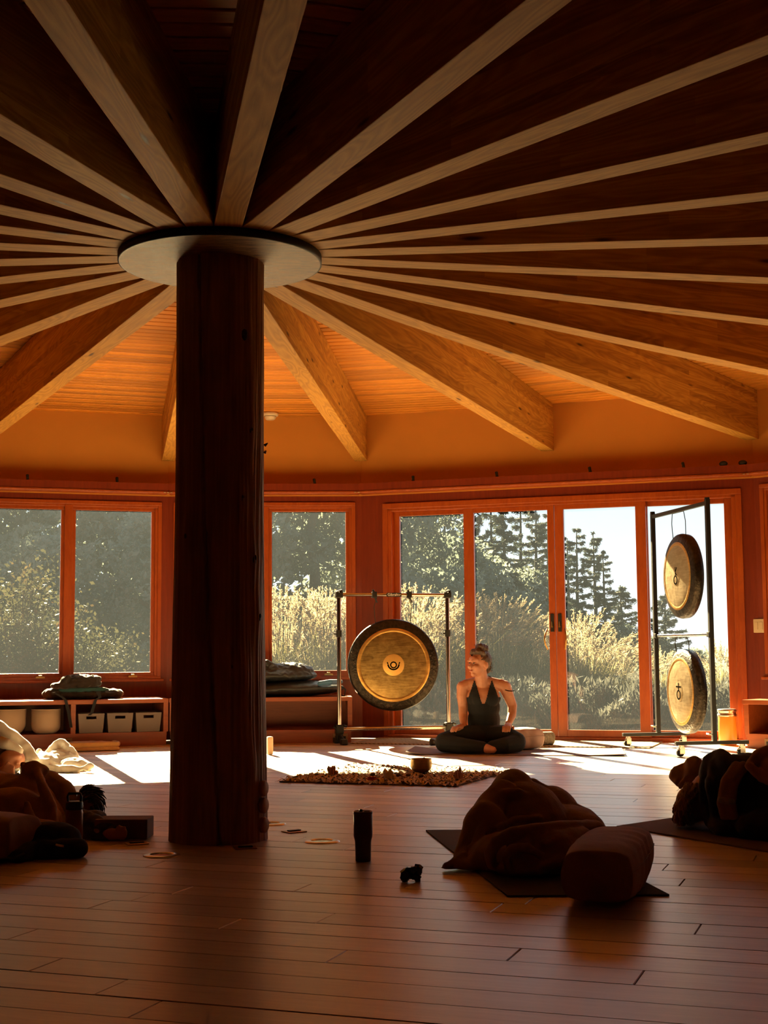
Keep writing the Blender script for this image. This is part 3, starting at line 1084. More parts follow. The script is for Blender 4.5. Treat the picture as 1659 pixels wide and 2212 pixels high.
def plate_mat():
    t = NT('streaked_plate')
    v = t.coords((3, 22, 4), rot=(0, 0, .3))
    g = t.noise(v, 3, 7, .7, 1.2)
    sc = t.noise(t.coords((1.2, 40, 1), rot=(0, 0, .25)), 1.5, 2, .5)
    c = t.ramp(g, [(.38, (.07, .028, .009)), (.52, (.22, .105, .038)), (.68, (.46, .26, .11))])
    w = t.ramp(sc, [(.70, (0, 0, 0)), (.74, (1, 1, 1))])
    t.col(t.mix(w, c, (.6, .42, .24, 1))).set(Roughness=.6)
    return t.m
M['plate'] = plate_mat()
M['black'] = plain('black_paint', (.012, .011, .010), .5)
cap_plate = empty('round_plate', (0, 0, 2.537), 0, 'round streaked plate with black rim between log pillar and beams', 'plate')
q = MB(); q.lathe([(0, 0), (.448, 0)], 96); q.build('underside', M['plate'], cap_plate)
q = MB(); q.lathe([(.448, 0), (.455, .002), (.455, .036), (0, .036)], 96); q.build('rim', M['black'], cap_plate)

# ------------------------------------------------------------------ things on the walls and in the floor
M['cream'] = plain('cream_plastic', (.62, .50, .33), .45, var=.04)
sd = empty('smoke_detector', (.315, 6.62, 2.93), 0, 'round cream smoke detector under the ceiling edge beside the pillar', 'detector')
q = MB(); q.lathe([(0, 0), (.035, .0), (.05, .012), (.055, .03)], 28); q.build('grille', M['cream'], sd)
q = MB(); q.lathe([(.055, .034), (.072, .036), (.076, .05), (.076, .0685), (0, .0685)], 28); q.build('base', M['cream'], sd)

def uplight(b, x, label, big=False):
    p = b.p(x, -.165, Z_TRIM)
    t = empty('uplight', p, b.rz, label, 'light', 'small lamps on the trim shelf')
    q = MB(); q.box(-.012, .012, -.012, .012, 0, .014, bev=.003); q.build('bracket', M['darkmetal'], t)
    q = MB()
    tilt = random.uniform(-.25, .25)
    if big: q.ball((0, 0, .018), (.036, .02, .024), 14, 8)
    else: q.tube([(0, 0, .008), (tilt * .03, -.003, .044), (tilt * .035, -.004, .050)], [.012, .014, .009], 10)
    q.build('lamp_head', M['darkmetal'], t)
UL = [(BA, .52, 'small dark lamp on trim shelf above the left window mullion'), (BA, 1.31, 'small dark lamp on trim shelf over the left window beside the pillar'), (BB, .45, 'small dark lamp on trim shelf behind the log pillar'), (BB, 1.366, 'small dark lamp on trim shelf above the back window by the gong'),
      (BD, .568, 'small dark lamp on trim shelf above the left fixed door panel'), (BD, 1.359, 'small dark lamp on trim shelf above the seated woman'), (BD, 2.20, 'small dark lamp on trim shelf above the right sliding panel'), (BD, 3.007, 'small dark lamp on trim shelf above the double gong stand')]
for b, x, l in UL: uplight(b, x, l)
uplight(BD, 3.34, 'low rounded dark lamp on trim shelf near the right corner', True)
uplight(BD, 3.50, 'low flat dark lamp on trim shelf right in the corner', True)

# hardware joints under the bead
M['nickel'] = plain('nickel', (.55, .50, .42), .3, 1., var=.1)
for k, (b, x) in enumerate(((BA, 1.79), (BB, 1.79), (BD, 3.56))):
    q = MB()
    for e in (-.03, 0, .03): q.box(e - .010, e + .010, -.004, .004, -.004, .004, bev=.002)
    p = b.p(x - .02, -.206, Z_SHELF + .014)
    o = q.build('bead_joint_clip', M['nickel'], None, p, (0, 0, b.rz))
    tag(o, ['small nickel clip joining the bead behind the log pillar', 'small nickel clip joining the bead in the corner by the gong', 'small nickel clip joining the bead in the corner by the light switch'][k], 'clip', 'bead clips')

# light switch on the corner post
sw = empty('light_switch', BE.p(-.02 + .03, -.012, .985), BE.rz, 'cream double light switch on the red corner post', 'switch')
q = MB(); q.box(-.058, .058, -.004, .006, -.058, .058, bev=.004); q.build('plate', M['cream'], sw)
for e in (-.022, .022):
    q = MB(); q.box(e - .014, e + .014, -.010, -.003, -.032, .032, bev=.003); q.build('rocker', M['cream'], sw)

# benches along the walls
def bench(b, x0, x1, divs, name, label, depth=.66, zt=.40):
    t = empty(name, b.p(0, 0, 0), b.rz, label, 'bench', 'storage benches along the walls')
    y0, y1 = -depth, -.003
    q = MB(); q.box(x0, x1, y0 - .012, y1, zt - .036, zt, bev=.004); q.build('bench_top', M['bench'], t)
    q = MB(); q.box(x0 + .01, x1 - .01, y0 + .01, y1, .085, .115); q.build('shelf', M['bench'], t)
    q = MB(); q.box(x0 + .01, x1 - .01, y0 + .03, y0 + .05, .001, .085); q.build('toe_board', M['bench'], t)
    for x in divs:
        q = MB(); q.box(x - .02, x + .02, y0 + .002, y1, .115, zt - .036); q.build('divider', M['bench'], t)
    q = MB(); q.box(x0 + .01, x1 - .01, y1 - .012, y1, .115, zt - .036); q.build('back_board', M['bench'], t)
    return t
bench(BA, .09, 1.71, (.115, .90, 1.69), 'storage_bench', 'low red wood storage bench under the left window with open cubbies')
bench(BB, .09, 1.685, (.115, 1.665), 'storage_bench', 'low red wood storage bench under the back window, mostly behind the pillar')
bench(BE, .12, 1.70, (.145, .93), 'storage_bench', 'orange wood storage bench end beside the yellow bin', depth=.55, zt=.385)

# electrical outlets
M['outlet'] = plain('brown_outlet', (.30, .16, .07), .5)
def outlet(p, rz, label):
    t = empty('outlet', p, rz, label, 'outlet', 'electrical outlets low on the benches')
    q = MB(); q.box(-.065, .065, -.004, .004, -.036, .036, bev=.003); q.build('plate', M['outlet'], t)
    for e in (-.03, .03):
        q = MB(); q.box(e - .018, e + .018, -.008, -.003, -.014, .014, bev=.003); q.build('socket', M['darkmetal'], t)
outlet(BA.p(.83, -.645, .044), BA.rz, 'brown outlet on toe board under the left bench')
outlet(BB.p(1.58, -.645, .044), BB.rz, 'brown outlet on toe board under the back bench by the gong stand')
outlet(BE.p(.35, -.525, .044), BE.rz, 'brown outlet low on the right bench beside the yellow bin')

# round floor boxes and square floor plates
M['steel'] = plain('brushed_steel', (.62, .58, .52), .28, 1., var=.1)
M['lens'] = plain('grey_green_disc', (.16, .17, .15), .15, var=.1)
for (x, y, r, lb) in ((.44, -.15, .078, 'round steel ringed floor light right of the pillar foot'), (-.211, -.459, .075, 'round steel ringed floor light left in front of the pillar'), (.235, .486, .07, 'round steel ringed floor light partly behind the pillar foot')):
    t = empty('floor_light', (x, y, .0005), 0, lb, 'floor light', 'round lights set in the floor')
    q = MB(); q.lathe([(r * .60, .002), (r * .66, .006), (r * .95, .004), (r, 0)], 40); q.build('ring', M['steel'], t)
    q = MB(); q.lathe([(0, .002), (r * .62, .002)], 40); q.build('lens', M['lens'], t)
for (x, y, rz, lb) in ((.333, .187, .5, 'small square brass floor plate between the floor light and pillar'), (.118, -.298, .1, 'dark rectangular floor plate at the front of the pillar'), (-.34, -.10, .3, 'small brass floor plate in front of the cork block')):
    t = empty('floor_plate', (x, y, .0005), rz, lb, 'floor plate', 'square plates set in the floor')
    q = MB(); q.box(-.045, .045, -.04, .04, 0, .004, bev=.0015); q.build('plate', M['brass'], t)
    q = MB(); q.box(-.03, .03, -.012, .012, .004, .009, bev=.002); q.build('lid', M['darkmetal'], t)

# yellow bin by the right bench
M['yellow'] = plain('yellow_enamel', (.55, .27, .035), .35, var=.05)
t = empty('waste_bin', (4.083, 5.215, .0005), 0, 'yellow round waste bin with steel lid between doors and right bench', 'bin')
q = MB(); q.lathe([(0, 0), (.070, 0), (.074, .006), (.074, .245), (.071, .25), (.068, .24), (.068, .01), (0, .01)], 36); q.build('body', M['yellow'], t)
q = MB(); q.lathe([(.077, .236), (.079, .242), (.079, .252), (.074, .256), (.074, .272), (.079, .276), (.079, .290), (.07, .296), (.04, .292), (0, .29)], 36); q.build('lid', M['steel'], t)

# ------------------------------------------------------------------ gongs
def gong_face_mat(name, base, dark):
    t = NT(name)
    v = t.coords((1, 1, 1))
    g = t.noise(t.coords((3, 3, 26)), 3, 5, .7)
    h = t.noise(v, 18, 4, .6)
    s = t.math('ADD', t.math('MULTIPLY', g, .6), t.math('MULTIPLY', h, .4))
    t.col(t.ramp(s, [(.32, dark), (.62, base)])).set(Metallic=.9, Roughness=t.math('ADD', t.math('MULTIPLY', h, .25), .22))
    t.bump(h, .25, .006)
    return t.m
M['gong'] = gong_face_mat('bronze_gong_face', (.50, .33, .11, 1), (.16, .085, .022, 1))
M['gong_pale'] = gong_face_mat('pale_bronze_face', (.55, .42, .24, 1), (.34, .24, .12, 1))
M['gongrim'] = plain('dark_hammered_rim', (.035, .026, .018), .32, .75, var=.6, scale=30, bump=.6, bscale=45)
M['gonggold'] = gong_face_mat('gold_ring', (.72, .42, .12, 1), (.45, .22, .05, 1))
M['boss'] = plain('polished_gold', (.85, .50, .14), .42, .85, var=.1)
M['chrome'] = plain('chrome', (.62, .58, .54), .14, 1., var=.03)
M['cord'] = plain('dark_cord', (.03, .025, .02), .9)
M['symbol'] = plain('black_ink', (.006, .005, .004), 1., Specular_IOR_Level=0.)

def gong(name, c, rad, rz, label, pale=False, symbol=None, hang=.18, spread=.55):
    """disc facing local -Y"""
    t = empty(name, c, rz, label, 'gong', 'gongs on stands')
    Mx = Matrix.Rotation(PI / 2, 4, 'X')     # lathe z -> -y
    q = MB(); q.lathe([(rad * .80, .010), (rad * .86, .004), (rad * .95, -.004), (rad * .985, -.014), (rad, -.035), (rad * .985, -.075), (rad * .96, -.078), (rad * .975, -.035), (rad * .95, -.014), (rad * .80, .004)], 72, Mx)
    q.build('rim', M['gongrim'], t)
    q = MB(); q.lathe([(rad * .72, .012), (rad * .76, .016), (rad * .80, .010)], 72, Mx); q.build('bead_ring', M['gonggold'], t)
    q = MB(); q.lathe([(rad * .235, .022), (rad * .45, .020), (rad * .65, .016), (rad * .72, .012)], 72, Mx)
    q.lathe([(rad * .80, .002), (rad * .5, .010), (0, .012)], 48, Mx)
    q.build('face', M['gong_pale'] if pale else M['gong'], t)
    q = MB(); q.lathe([(0, .025), (rad * .2, .0245), (rad * .235, .022)], 48, Mx); q.build('centre_disc', M['gong_pale'] if pale else M['boss'], t)
    y = -.027
    q = MB()
    def ring(cx, cz, r, w, a0=0, a1=2 * PI, n=28):
        pts = [(cx + r * math.cos(a0 + (a1 - a0) * k / n), y, cz + r * math.sin(a0 + (a1 - a0) * k / n)) for k in range(n + 1)]
        q.tube(pts, w, 6)
    def line(x0, z0, x1, z1, w): q.tube([(x0, y, z0), (x1, y, z1)], w, 6)
    u = rad
    if symbol == 'horns':
        ring(0, 0, u * .062, u * .016)
        ring(0, u * .02, u * .12, u * .019, PI * 1.02, PI * 1.98)
        line(-u * .12, u * .02, -u * .135, u * .06, u * .015); line(u * .12, u * .02, u * .135, u * .06, u * .015)
    elif symbol == 'key':
        ring(0, -u * .09, u * .095, u * .018)
        line(0, -u * .005, 0, u * .21, u * .018); line(0, u * .09, u * .10, u * .20, u * .017); line(0, u * .09, u * .10, u * .005, u * .017)
    else:
        ring(0, -u * .08, u * .10, u * .018)
        line(0, u * .02, 0, u * .20, u * .019); line(-u * .15, u * .11, u * .15, u * .11, u * .019)
    q.v = [(a, -.0258 + (b + .027) * .08, c) for (a, b, c) in q.v]
    q.build('symbol', M['symbol'], t)
    q = MB()
    zt = rad + hang
    for s in (-1, 1):
        a = .42 * s
        q.tube([(math.sin(a) * rad * .93, .02, math.cos(a) * rad * .93), (s * rad * spread * .75, .015, rad + hang * .55), (s * rad * spread * .62, .012, zt)], .0035, 6)
    q.tube([(-rad * spread * .62, .012, zt), (rad * spread * .62, .012, zt)], .0025, 6)
    q.build('hanging_cord', M['cord'], t)
    return t

# stand of the large gong
PL, PR = Vector((.905, 6.02, 0)), Vector((1.885, 6.19, 0))
sv = PR - PL
SW = sv.length
srz = math.atan2(sv.y, sv.x)
st = empty('gong_stand', PL, srz, 'chrome tube gong stand holding the large bronze gong', 'stand')
for x in (0, SW):
    q = MB(); q.tube([(x, 0, .06), (x, 0, 1.30)], .019, 16); q.build('post', M['chrome'], st)
    q = MB(); q.tube([(x, 0, .92), (x, 0, .98)], .026, 12); q.tube([(x - .045, 0, .95), (x + .01, -.015, .95)], .008, 8); q.build('height_collar', M['darkmetal'], st)
    q = MB(); q.box(x - .032, x + .032, -.03, .03, 1.262, 1.318, bev=.008); q.tube([(x, -.03, 1.30), (x, -.06, 1.31)], .010, 8); q.tube([(x - .03, 0, 1.31), (x + .03, 0, 1.325)], .012, 8); q.build('corner_clamp', M['darkmetal'], st)
    q = MB(); q.box(x - .035, x + .035, -.032, .032, .085, .165, bev=.010); q.tube([(x - .055, -.02, .15), (x - .03, -.03, .13)], .010, 8); q.tube([(x + .03, -.03, .16), (x + .06, -.02, .15)], .010, 8); q.build('base_clamp', M['darkmetal'], st)
    q = MB()
    q.tube([(x, .10, .035), (x, 0, .075), (x, -.16, .035)], .016, 10)
    q.box(x - .03, x + .03, -.03, .03, .03, .09, bev=.008)
    for e in (-.16, .10):
        q.box(x - .028, x + .028, e - .035, e + .035, .001, .05, bev=.008)
    q.build('foot', M['darkmetal'], st)
q = MB(); q.tube([(0, 0, 1.29), (SW, 0, 1.29)], .016, 16); q.build('top_bar', M['chrome'], st)
q = MB(); q.tube([(0, 0, .125), (SW, 0, .125)], .017, 16); q.build('bottom_bar', M['chrome'], st)
for x in (.32, .64):
    q = MB(); q.box(x - .022, x + .022, -.026, .026, 1.262, 1.318, bev=.008); q.tube([(x, 0, 1.31), (x - .012, 0, 1.335)], .010, 8); q.tube([(x, -.02, 1.265), (x + .012, -.022, 1.235), (x + .022, -.02, 1.222)], .006, 8); q.build('hanger_clamp', M['darkmetal'], st)
q = MB(); q.box(.43, .565, -.024, -.017, 1.272, 1.308, bev=.002); bp = q.build('badge', M['black'], st)
M['white'] = plain('white_print', (.75, .72, .66), .6)
text_mesh('Gibraltar', .034, .0008, 'badge_lettering', M['white'], bp, Matrix.Translation((.4975, -.0252, 1.290)) @ Matrix.Rotation(PI / 2, 4, 'X'))
gc = PL + sv * .49
gong('large_gong', (gc.x, gc.y - .03, .675), .402, srz - .22, 'large bronze gong with dark rim and horned circle symbol', symbol='horns', hang=.20, spread=.55)

# tall double gong stand
P1, P2 = Vector((3.49, 5.2, 0)), Vector((3.59, 4.09, 0))
dv = P2 - P1
DW = dv.length
drz = math.atan2(dv.y, dv.x)
st = empty('double_gong_stand', P1, drz, 'tall black square tube stand on casters holding two gongs', 'stand')
M['blacktube'] = plain('black_square_tube', (.018, .018, .020), .4, .3, var=.2)
HT = 1.93
for x in (0, DW):
    q = MB(); q.box(x - .017, x + .017, -.017, .017, .10, HT, bev=.003); q.build('post', M['blacktube'], st)
    q = MB(); q.tube([(x, .0, HT - .01), (x, 0, HT + .012)], .021, 8); q.build('post_cap', M['blacktube'], st)
    q = MB(); q.box(x - .017, x + .017, -.31, .27, .085, .112, bev=.003); q.build('base_bar', M['blacktube'], st)
    q = MB(); q.tube([(x, -.017, .16), (x, -.05, .165)], .008, 8); q.tube([(x - .02, -.05, .165), (x + .02, -.05, .165)], .006, 8); q.build('wing_screw', M['chrome'], st)
    for e in (-.26, .22):
        cst = MB(); cst.tube([(x, e, .085), (x, e, .07)], .022, 10); cst.box(x - .016, x - .012, e - .02, e + .02, .02, .072, bev=.001); cst.box(x + .012, x + .016, e - .02, e + .02, .02, .072, bev=.001)
        cst.tube([(x + .014, e - .02, .055), (x + .02, e - .045, .05)], .006, 6)
        c = cst.build('caster', M['chrome'], st)
        w = MB(); w.tube([(x - .010, e - .012, .0285), (x + .010, e - .012, .0285)], .028, 18); w.build('wheel', M['darkmetal'], c)
q = MB(); q.box(0, DW, -.015, .015, HT - .045, HT - .015, bev=.003); q.build('top_bar', M['blacktube'], st)
q = MB(); q.tube([(0, 0, .905), (DW, 0, .905)], .014, 10); q.build('middle_bar', M['chrome'], st)
for x in (.02, DW - .02):
    q = MB(); q.box(x - .025, x + .025, -.02, .02, .885, .925, bev=.005); q.build('bar_clamp', M['blacktube'], st)
gm = P1 + dv * .46
gong('small_gong', (gm.x, gm.y, 1.375), .34, drz + .0, 'upper pale bronze gong with key shaped symbol on the tall stand', True, 'key', hang=.17)
gong('small_gong', (gm.x, gm.y, .462), .335, drz + .0, 'lower pale bronze gong with cross over circle symbol on the tall stand', True, 'cross', hang=.09)

# ------------------------------------------------------------------ soft things and people
def fabric(name, c, var=.12, weave=260, wr=.35, rough=.9, sheen=.25, wscale=9):
    t = NT(name)
    v = t.coords((1, 1, 1))
    n1 = t.noise(v, wscale, 5, .6, .5)
    n2 = t.noise(v, weave, 2, .5)
    dk = tuple(x * (1 - var) for x in c[:3]); lt = tuple(min(1, x * (1 + var)) for x in c[:3])
    t.col(t.ramp(n1, [(.3, dk), (.7, lt)])).set(Roughness=rough, **{'Sheen Weight': sheen, 'Sheen Roughness': .4})
    h = t.math('ADD', t.math('MULTIPLY', n1, 1.0), t.math('MULTIPLY', n2, .12))
    t.bump(h, wr, .012)
    return t.m
M['brown_blanket'] = fabric('brown_blanket', (.31, .195, .13), wr=.6)
M['tan_blanket'] = fabric('tan_blanket', (.42, .22, .095), wr=.6)
M['pale_blanket'] = fabric('pale_blanket', (.50, .46, .41))
M['pink_cloth'] = fabric('dusty_pink_cloth', (.36, .19, .14))
M['mauve'] = fabric('mauve_bolster_cloth', (.40, .265, .225))
M['black_cloth'] = fabric('black_cloth', (.012, .013, .017), sheen=.1)
M['navy'] = fabric('black_navy_cloth', (.010, .012, .018), sheen=.15, wscale=5)
M['darkgrey_cloth'] = fabric('dark_patterned_cloth', (.045, .038, .034), var=.5, wscale=22)
M['sleeve'] = fabric('beige_sleeve', (.36, .24, .15))
M['orange_cloth'] = fabric('ochre_blanket', (.44, .21, .06))
M['legging'] = fabric('black_legging', (.0022, .0026, .004), sheen=.02, weave=500)
M['scarf'] = fabric('tan_band', (.28, .165, .10))
M['mat_grey'] = fabric('grey_yoga_mat', (.085, .075, .07), var=.1, weave=600, wr=.2, sheen=0)
M['mat_mauve'] = fabric('mauve_yoga_mat', (.20, .15, .155), var=.08, weave=600, wr=.2, sheen=0)
M['mat_brown'] = fabric('brown_yoga_mat', (.15, .10, .075), var=.08, weave=600, wr=.2, sheen=0)
M['knit'] = fabric('grey_knit', (.28, .25, .22), var=.3, wscale=40, wr=.6)
def skin_mat():
    t = NT('skin')
    n1 = t.noise(t.coords((1, 1, 1)), 18, 4)
    t.col(t.ramp(n1, [(.3, (.36, .145, .08)), (.7, (.46, .20, .115))])).set(Roughness=.5, **{'Subsurface Weight': .15, 'Subsurface Radius': (.012, .004, .002), 'Subsurface Scale': 1.0})
    return t.m
M['skin'] = skin_mat()
def hair_mat(name, a, b):
    t = NT(name)
    s = t.noise(t.coords((60, 60, 8)), 3, 4, .6, .5)
    t.col(t.ramp(s, [(.35, a), (.65, b)])).set(Roughness=.4)
    t.bump(s, .6, .01)
    return t.m
M['hair_brown'] = hair_mat('brown_hair', (.022, .010, .005), (.10, .046, .022))
M['hair_blond'] = hair_mat('blond_hair', (.24, .135, .065), (.62, .42, .24))
M['eye'] = plain('dark_eye', (.02, .012, .01), .2)
M['lips'] = plain('lips', (.33, .09, .065), .45)

def W(px, py, dep): return ray_pt(px, py, dep)
PXM = 1 / F_PX     # metres per pixel per metre of depth

def fold_post(amp, freq, seed=0, zmin=.004, org=Vector((0, 0, 0)), stretch=(1, 1, 1)):
    def f(co, no):
        out = co.copy()
        for i in range(len(co)):
            p = Vector((co[i][0] * freq * stretch[0] + seed, co[i][1] * freq * stretch[1], co[i][2] * freq * stretch[2]))
            n1 = noise.noise(p)
            n2 = noise.noise(p * 2.3 + Vector((5, 1, 9)))
            d = amp * ((1 - abs(n1) * 2.2) * .7 + .5 * n2)
            out[i] = co[i] + no[i] * d
        out[:, 2] = np.maximum(out[:, 2], zmin)
        return out
    return f

def soft(name, prims, org, voxel, mat, parent, smooth=8, amp=.006, freq=9, seed=0, zmin=.004, stretch=(1, 1, 1)):
    """world-space shapes -> one surface, kept relative to org"""
    org = Vector(org)
    P = []
    for p in prims:
        if p[0] == 'b': P.append(('b', Vector(p[1]) - org, *p[2:]))
        else: P.append(('l', [Vector(q) - org for q in p[1]], *p[2:]))
    zl = zmin - org.z
    return sculpt(name, P, voxel, mat, parent, smooth, post=fold_post(amp, freq, seed, zl, org, stretch) if amp else None)

def mat_thing(name, corners, mat, label, thick=.006, z=.0008, curl=None, group='yoga mats on the floor'):
    """corners: near-left, near-right, far-right, far-left on the floor"""
    c = sum((Vector((*q[:2], 0)) for q in corners), Vector()) / 4
    nx, ny = 10, 24
    a, b, d, e = [Vector((*q[:2], 0)) - c for q in corners]
    top, bot = [], []
    for j in range(ny + 1):
        for i in range(nx + 1):
            u, v = i / nx, j / ny
            p = (a * (1 - u) + b * u) * (1 - v) + (e * (1 - u) + d * u) * v
            zz = z
            if curl: zz += curl(u, v)
            bot.append((p.x, p.y, zz)); top.append((p.x, p.y, zz + thick))
    n = len(top)
    fs = []
    for j in range(ny):
        for i in range(nx):
            k = j * (nx + 1) + i
            fs.append((k, k + 1, k + nx + 2, k + nx + 1))
            fs.append((n + k, n + k + nx + 1, n + k + nx + 2, n + k + 1))
    edge = [i for i in range(nx + 1)] + [(j * (nx + 1) + nx) for j in range(1, ny + 1)] + [ny * (nx + 1) + i for i in range(nx - 1, -1, -1)] + [j * (nx + 1) for j in range(ny - 1, 0, -1)]
    for k in range(len(edge)):
        i, j = edge[k], edge[(k + 1) % len(edge)]
        fs.append((i, n + i, n + j, j))
    o = MB().add(top + bot, fs).build(name, mat, None, (c.x, c.y, 0))
    tag(o, label, 'mat', group)
    return o
mat_thing('yoga_mat', [(.975, -1.575), (1.50, -1.63), (1.44, .07), (.918, .113)], M['mat_grey'], 'grey yoga mat under the brown blanket and mauve bolster')
mat_thing('yoga_mat', [(2.20, -.80), (2.80, -.75), (2.35, .55), (1.79, .125)], M['mat_brown'], 'brown yoga mat under the person in dark clothes')
mat_thing('yoga_mat', [(1.33, 4.64), (2.93, 4.17), (3.07, 4.80), (1.47, 5.22)], M['mat_mauve'], 'mauve yoga mat with curling ends under the seated woman', curl=lambda u, v: .016 * max(0, (u - .78) / .22) ** 1.5 * (1 - abs(u - .93) * 3) + .02 * max(0, (.14 - u) / .14) ** 2)

# woven rug along the sliding doors
def woven():
    t = NT('woven_jute')
    wv = t.n('ShaderNodeTexWave', wave_type='BANDS', bands_direction='DIAGONAL')
    wv.inputs['Scale'].default_value = 16; wv.inputs['Distortion'].default_value = 3
    t.l(t.coords((1, 1, 1)), wv.inputs['Vector'])
    t.col(t.ramp(wv.outputs['Fac'], [(.2, (.20, .14, .075)), (.6, (.46, .37, .23))])).set(Roughness=.95)
    t.bump(wv.outputs['Fac'], .5, .01)
    return t.m
M['jute'] = woven()
q = MB(); q.box(.18, 2.75, -.80, -.045, .0008, .010, bev=.004)
o = q.build('door_rug', M['jute'], None, BD.p(0, 0, 0), (0, 0, BD.rz)); tag(o, 'woven jute rug lying along the sliding doors', 'rug')

# ---- bolsters
def bolster(name, org, rz, L, wd, ht, mat, label, seed, group='mauve bolsters'):
    """stuffed rectangular cushion, length along local Y"""
    t = empty(name, org, rz, label, 'bolster', group)
    nx, ny, nz = 18, 40, 14
    vs, idx, fs = [], {}, []
    def P(i, j, k):
        x, y, z = 2 * i / nx - 1, 2 * j / ny - 1, 2 * k / nz - 1
        e = .55
        px = x * wd / 2 * (1 - .05 * y * y * abs(y)) * (1 - .13 * z ** 2) * (1 + .05 * (1 - y * y))
        py = y * L / 2 * (1 - .03 * (1 - x * x)) * (1 - .05 * z * z)
        pz = z * ht / 2 * (1 - .20 * x ** 4) * (1 - .10 * y ** 6) * (1 + .06 * (1 - y * y))
        w = .004 * noise.noise(Vector((px * 14 + seed, py * 14, pz * 14))) + .003 * math.sin(py * 60 + px * 20) * max(0, x) * (1 - y * y)
        v = Vector((px, py, pz)); 
        return v + v.normalized() * w + Vector((0, 0, ht / 2 * 1.02))
    def vid(i, j, k):
        if (i, j, k) not in idx:
            idx[(i, j, k)] = len(vs); p = P(i, j, k); p.z = max(p.z, .001); vs.append(p)
        return idx[(i, j, k)]
    for a in (0, nz):
        for i in range(nx):
            for j in range(ny):
                f = [vid(i, j, a), vid(i + 1, j, a), vid(i + 1, j + 1, a), vid(i, j + 1, a)]
                fs.append(f if a else f[::-1])
    for a in (0, nx):
        for j in range(ny):
            for k in range(nz):
                f = [vid(a, j, k), vid(a, j + 1, k), vid(a, j + 1, k + 1), vid(a, j, k + 1)]
                fs.append(f if a else f[::-1])
    for a in (0, ny):
        for i in range(nx):
            for k in range(nz):
                f = [vid(i, a, k), vid(i + 1, a, k), vid(i + 1, a, k + 1), vid(i, a, k + 1)]
                fs.append(f[::-1] if a else f)
    MB().add(vs, fs, True).build('cover', mat, t)
    q = MB()
    pts = [P(nx, ny * j // 16, nz // 2 + 2) + Vector((.001, 0, 0)) for j in range(17)]
    q.tube(pts, .0022, 5); q.build('seam', mat, t)
    q = MB()
    p = P(nx * .86, 0, nz * .3)
    pts = [p + Vector((.012 * math.sin(PI * k / 8), -.002 - .014 * math.sin(PI * k / 8), .030 * (1 - k / 8 * 2))) for k in range(9)]
    q.tube(pts, .004, 6); q.build('carry_loop', mat, t)
    return t
bolster('bolster', (1.34, -1.50, .0085), -.38, .70, .235, .17, M['mauve'], 'mauve bolster at the end of the grey mat in front of the blanketed person', 1)
bolster('bolster', (-1.02, -.36, .001), 1.15, .62, .25, .17, M['mauve'], 'mauve bolster lying behind the black bag', 4)
bolster('bolster', (2.275, 4.97, .0085), -1.15, .36, .22, .165, M['mauve'], 'mauve bolster standing on the mat behind the seated woman', 7)

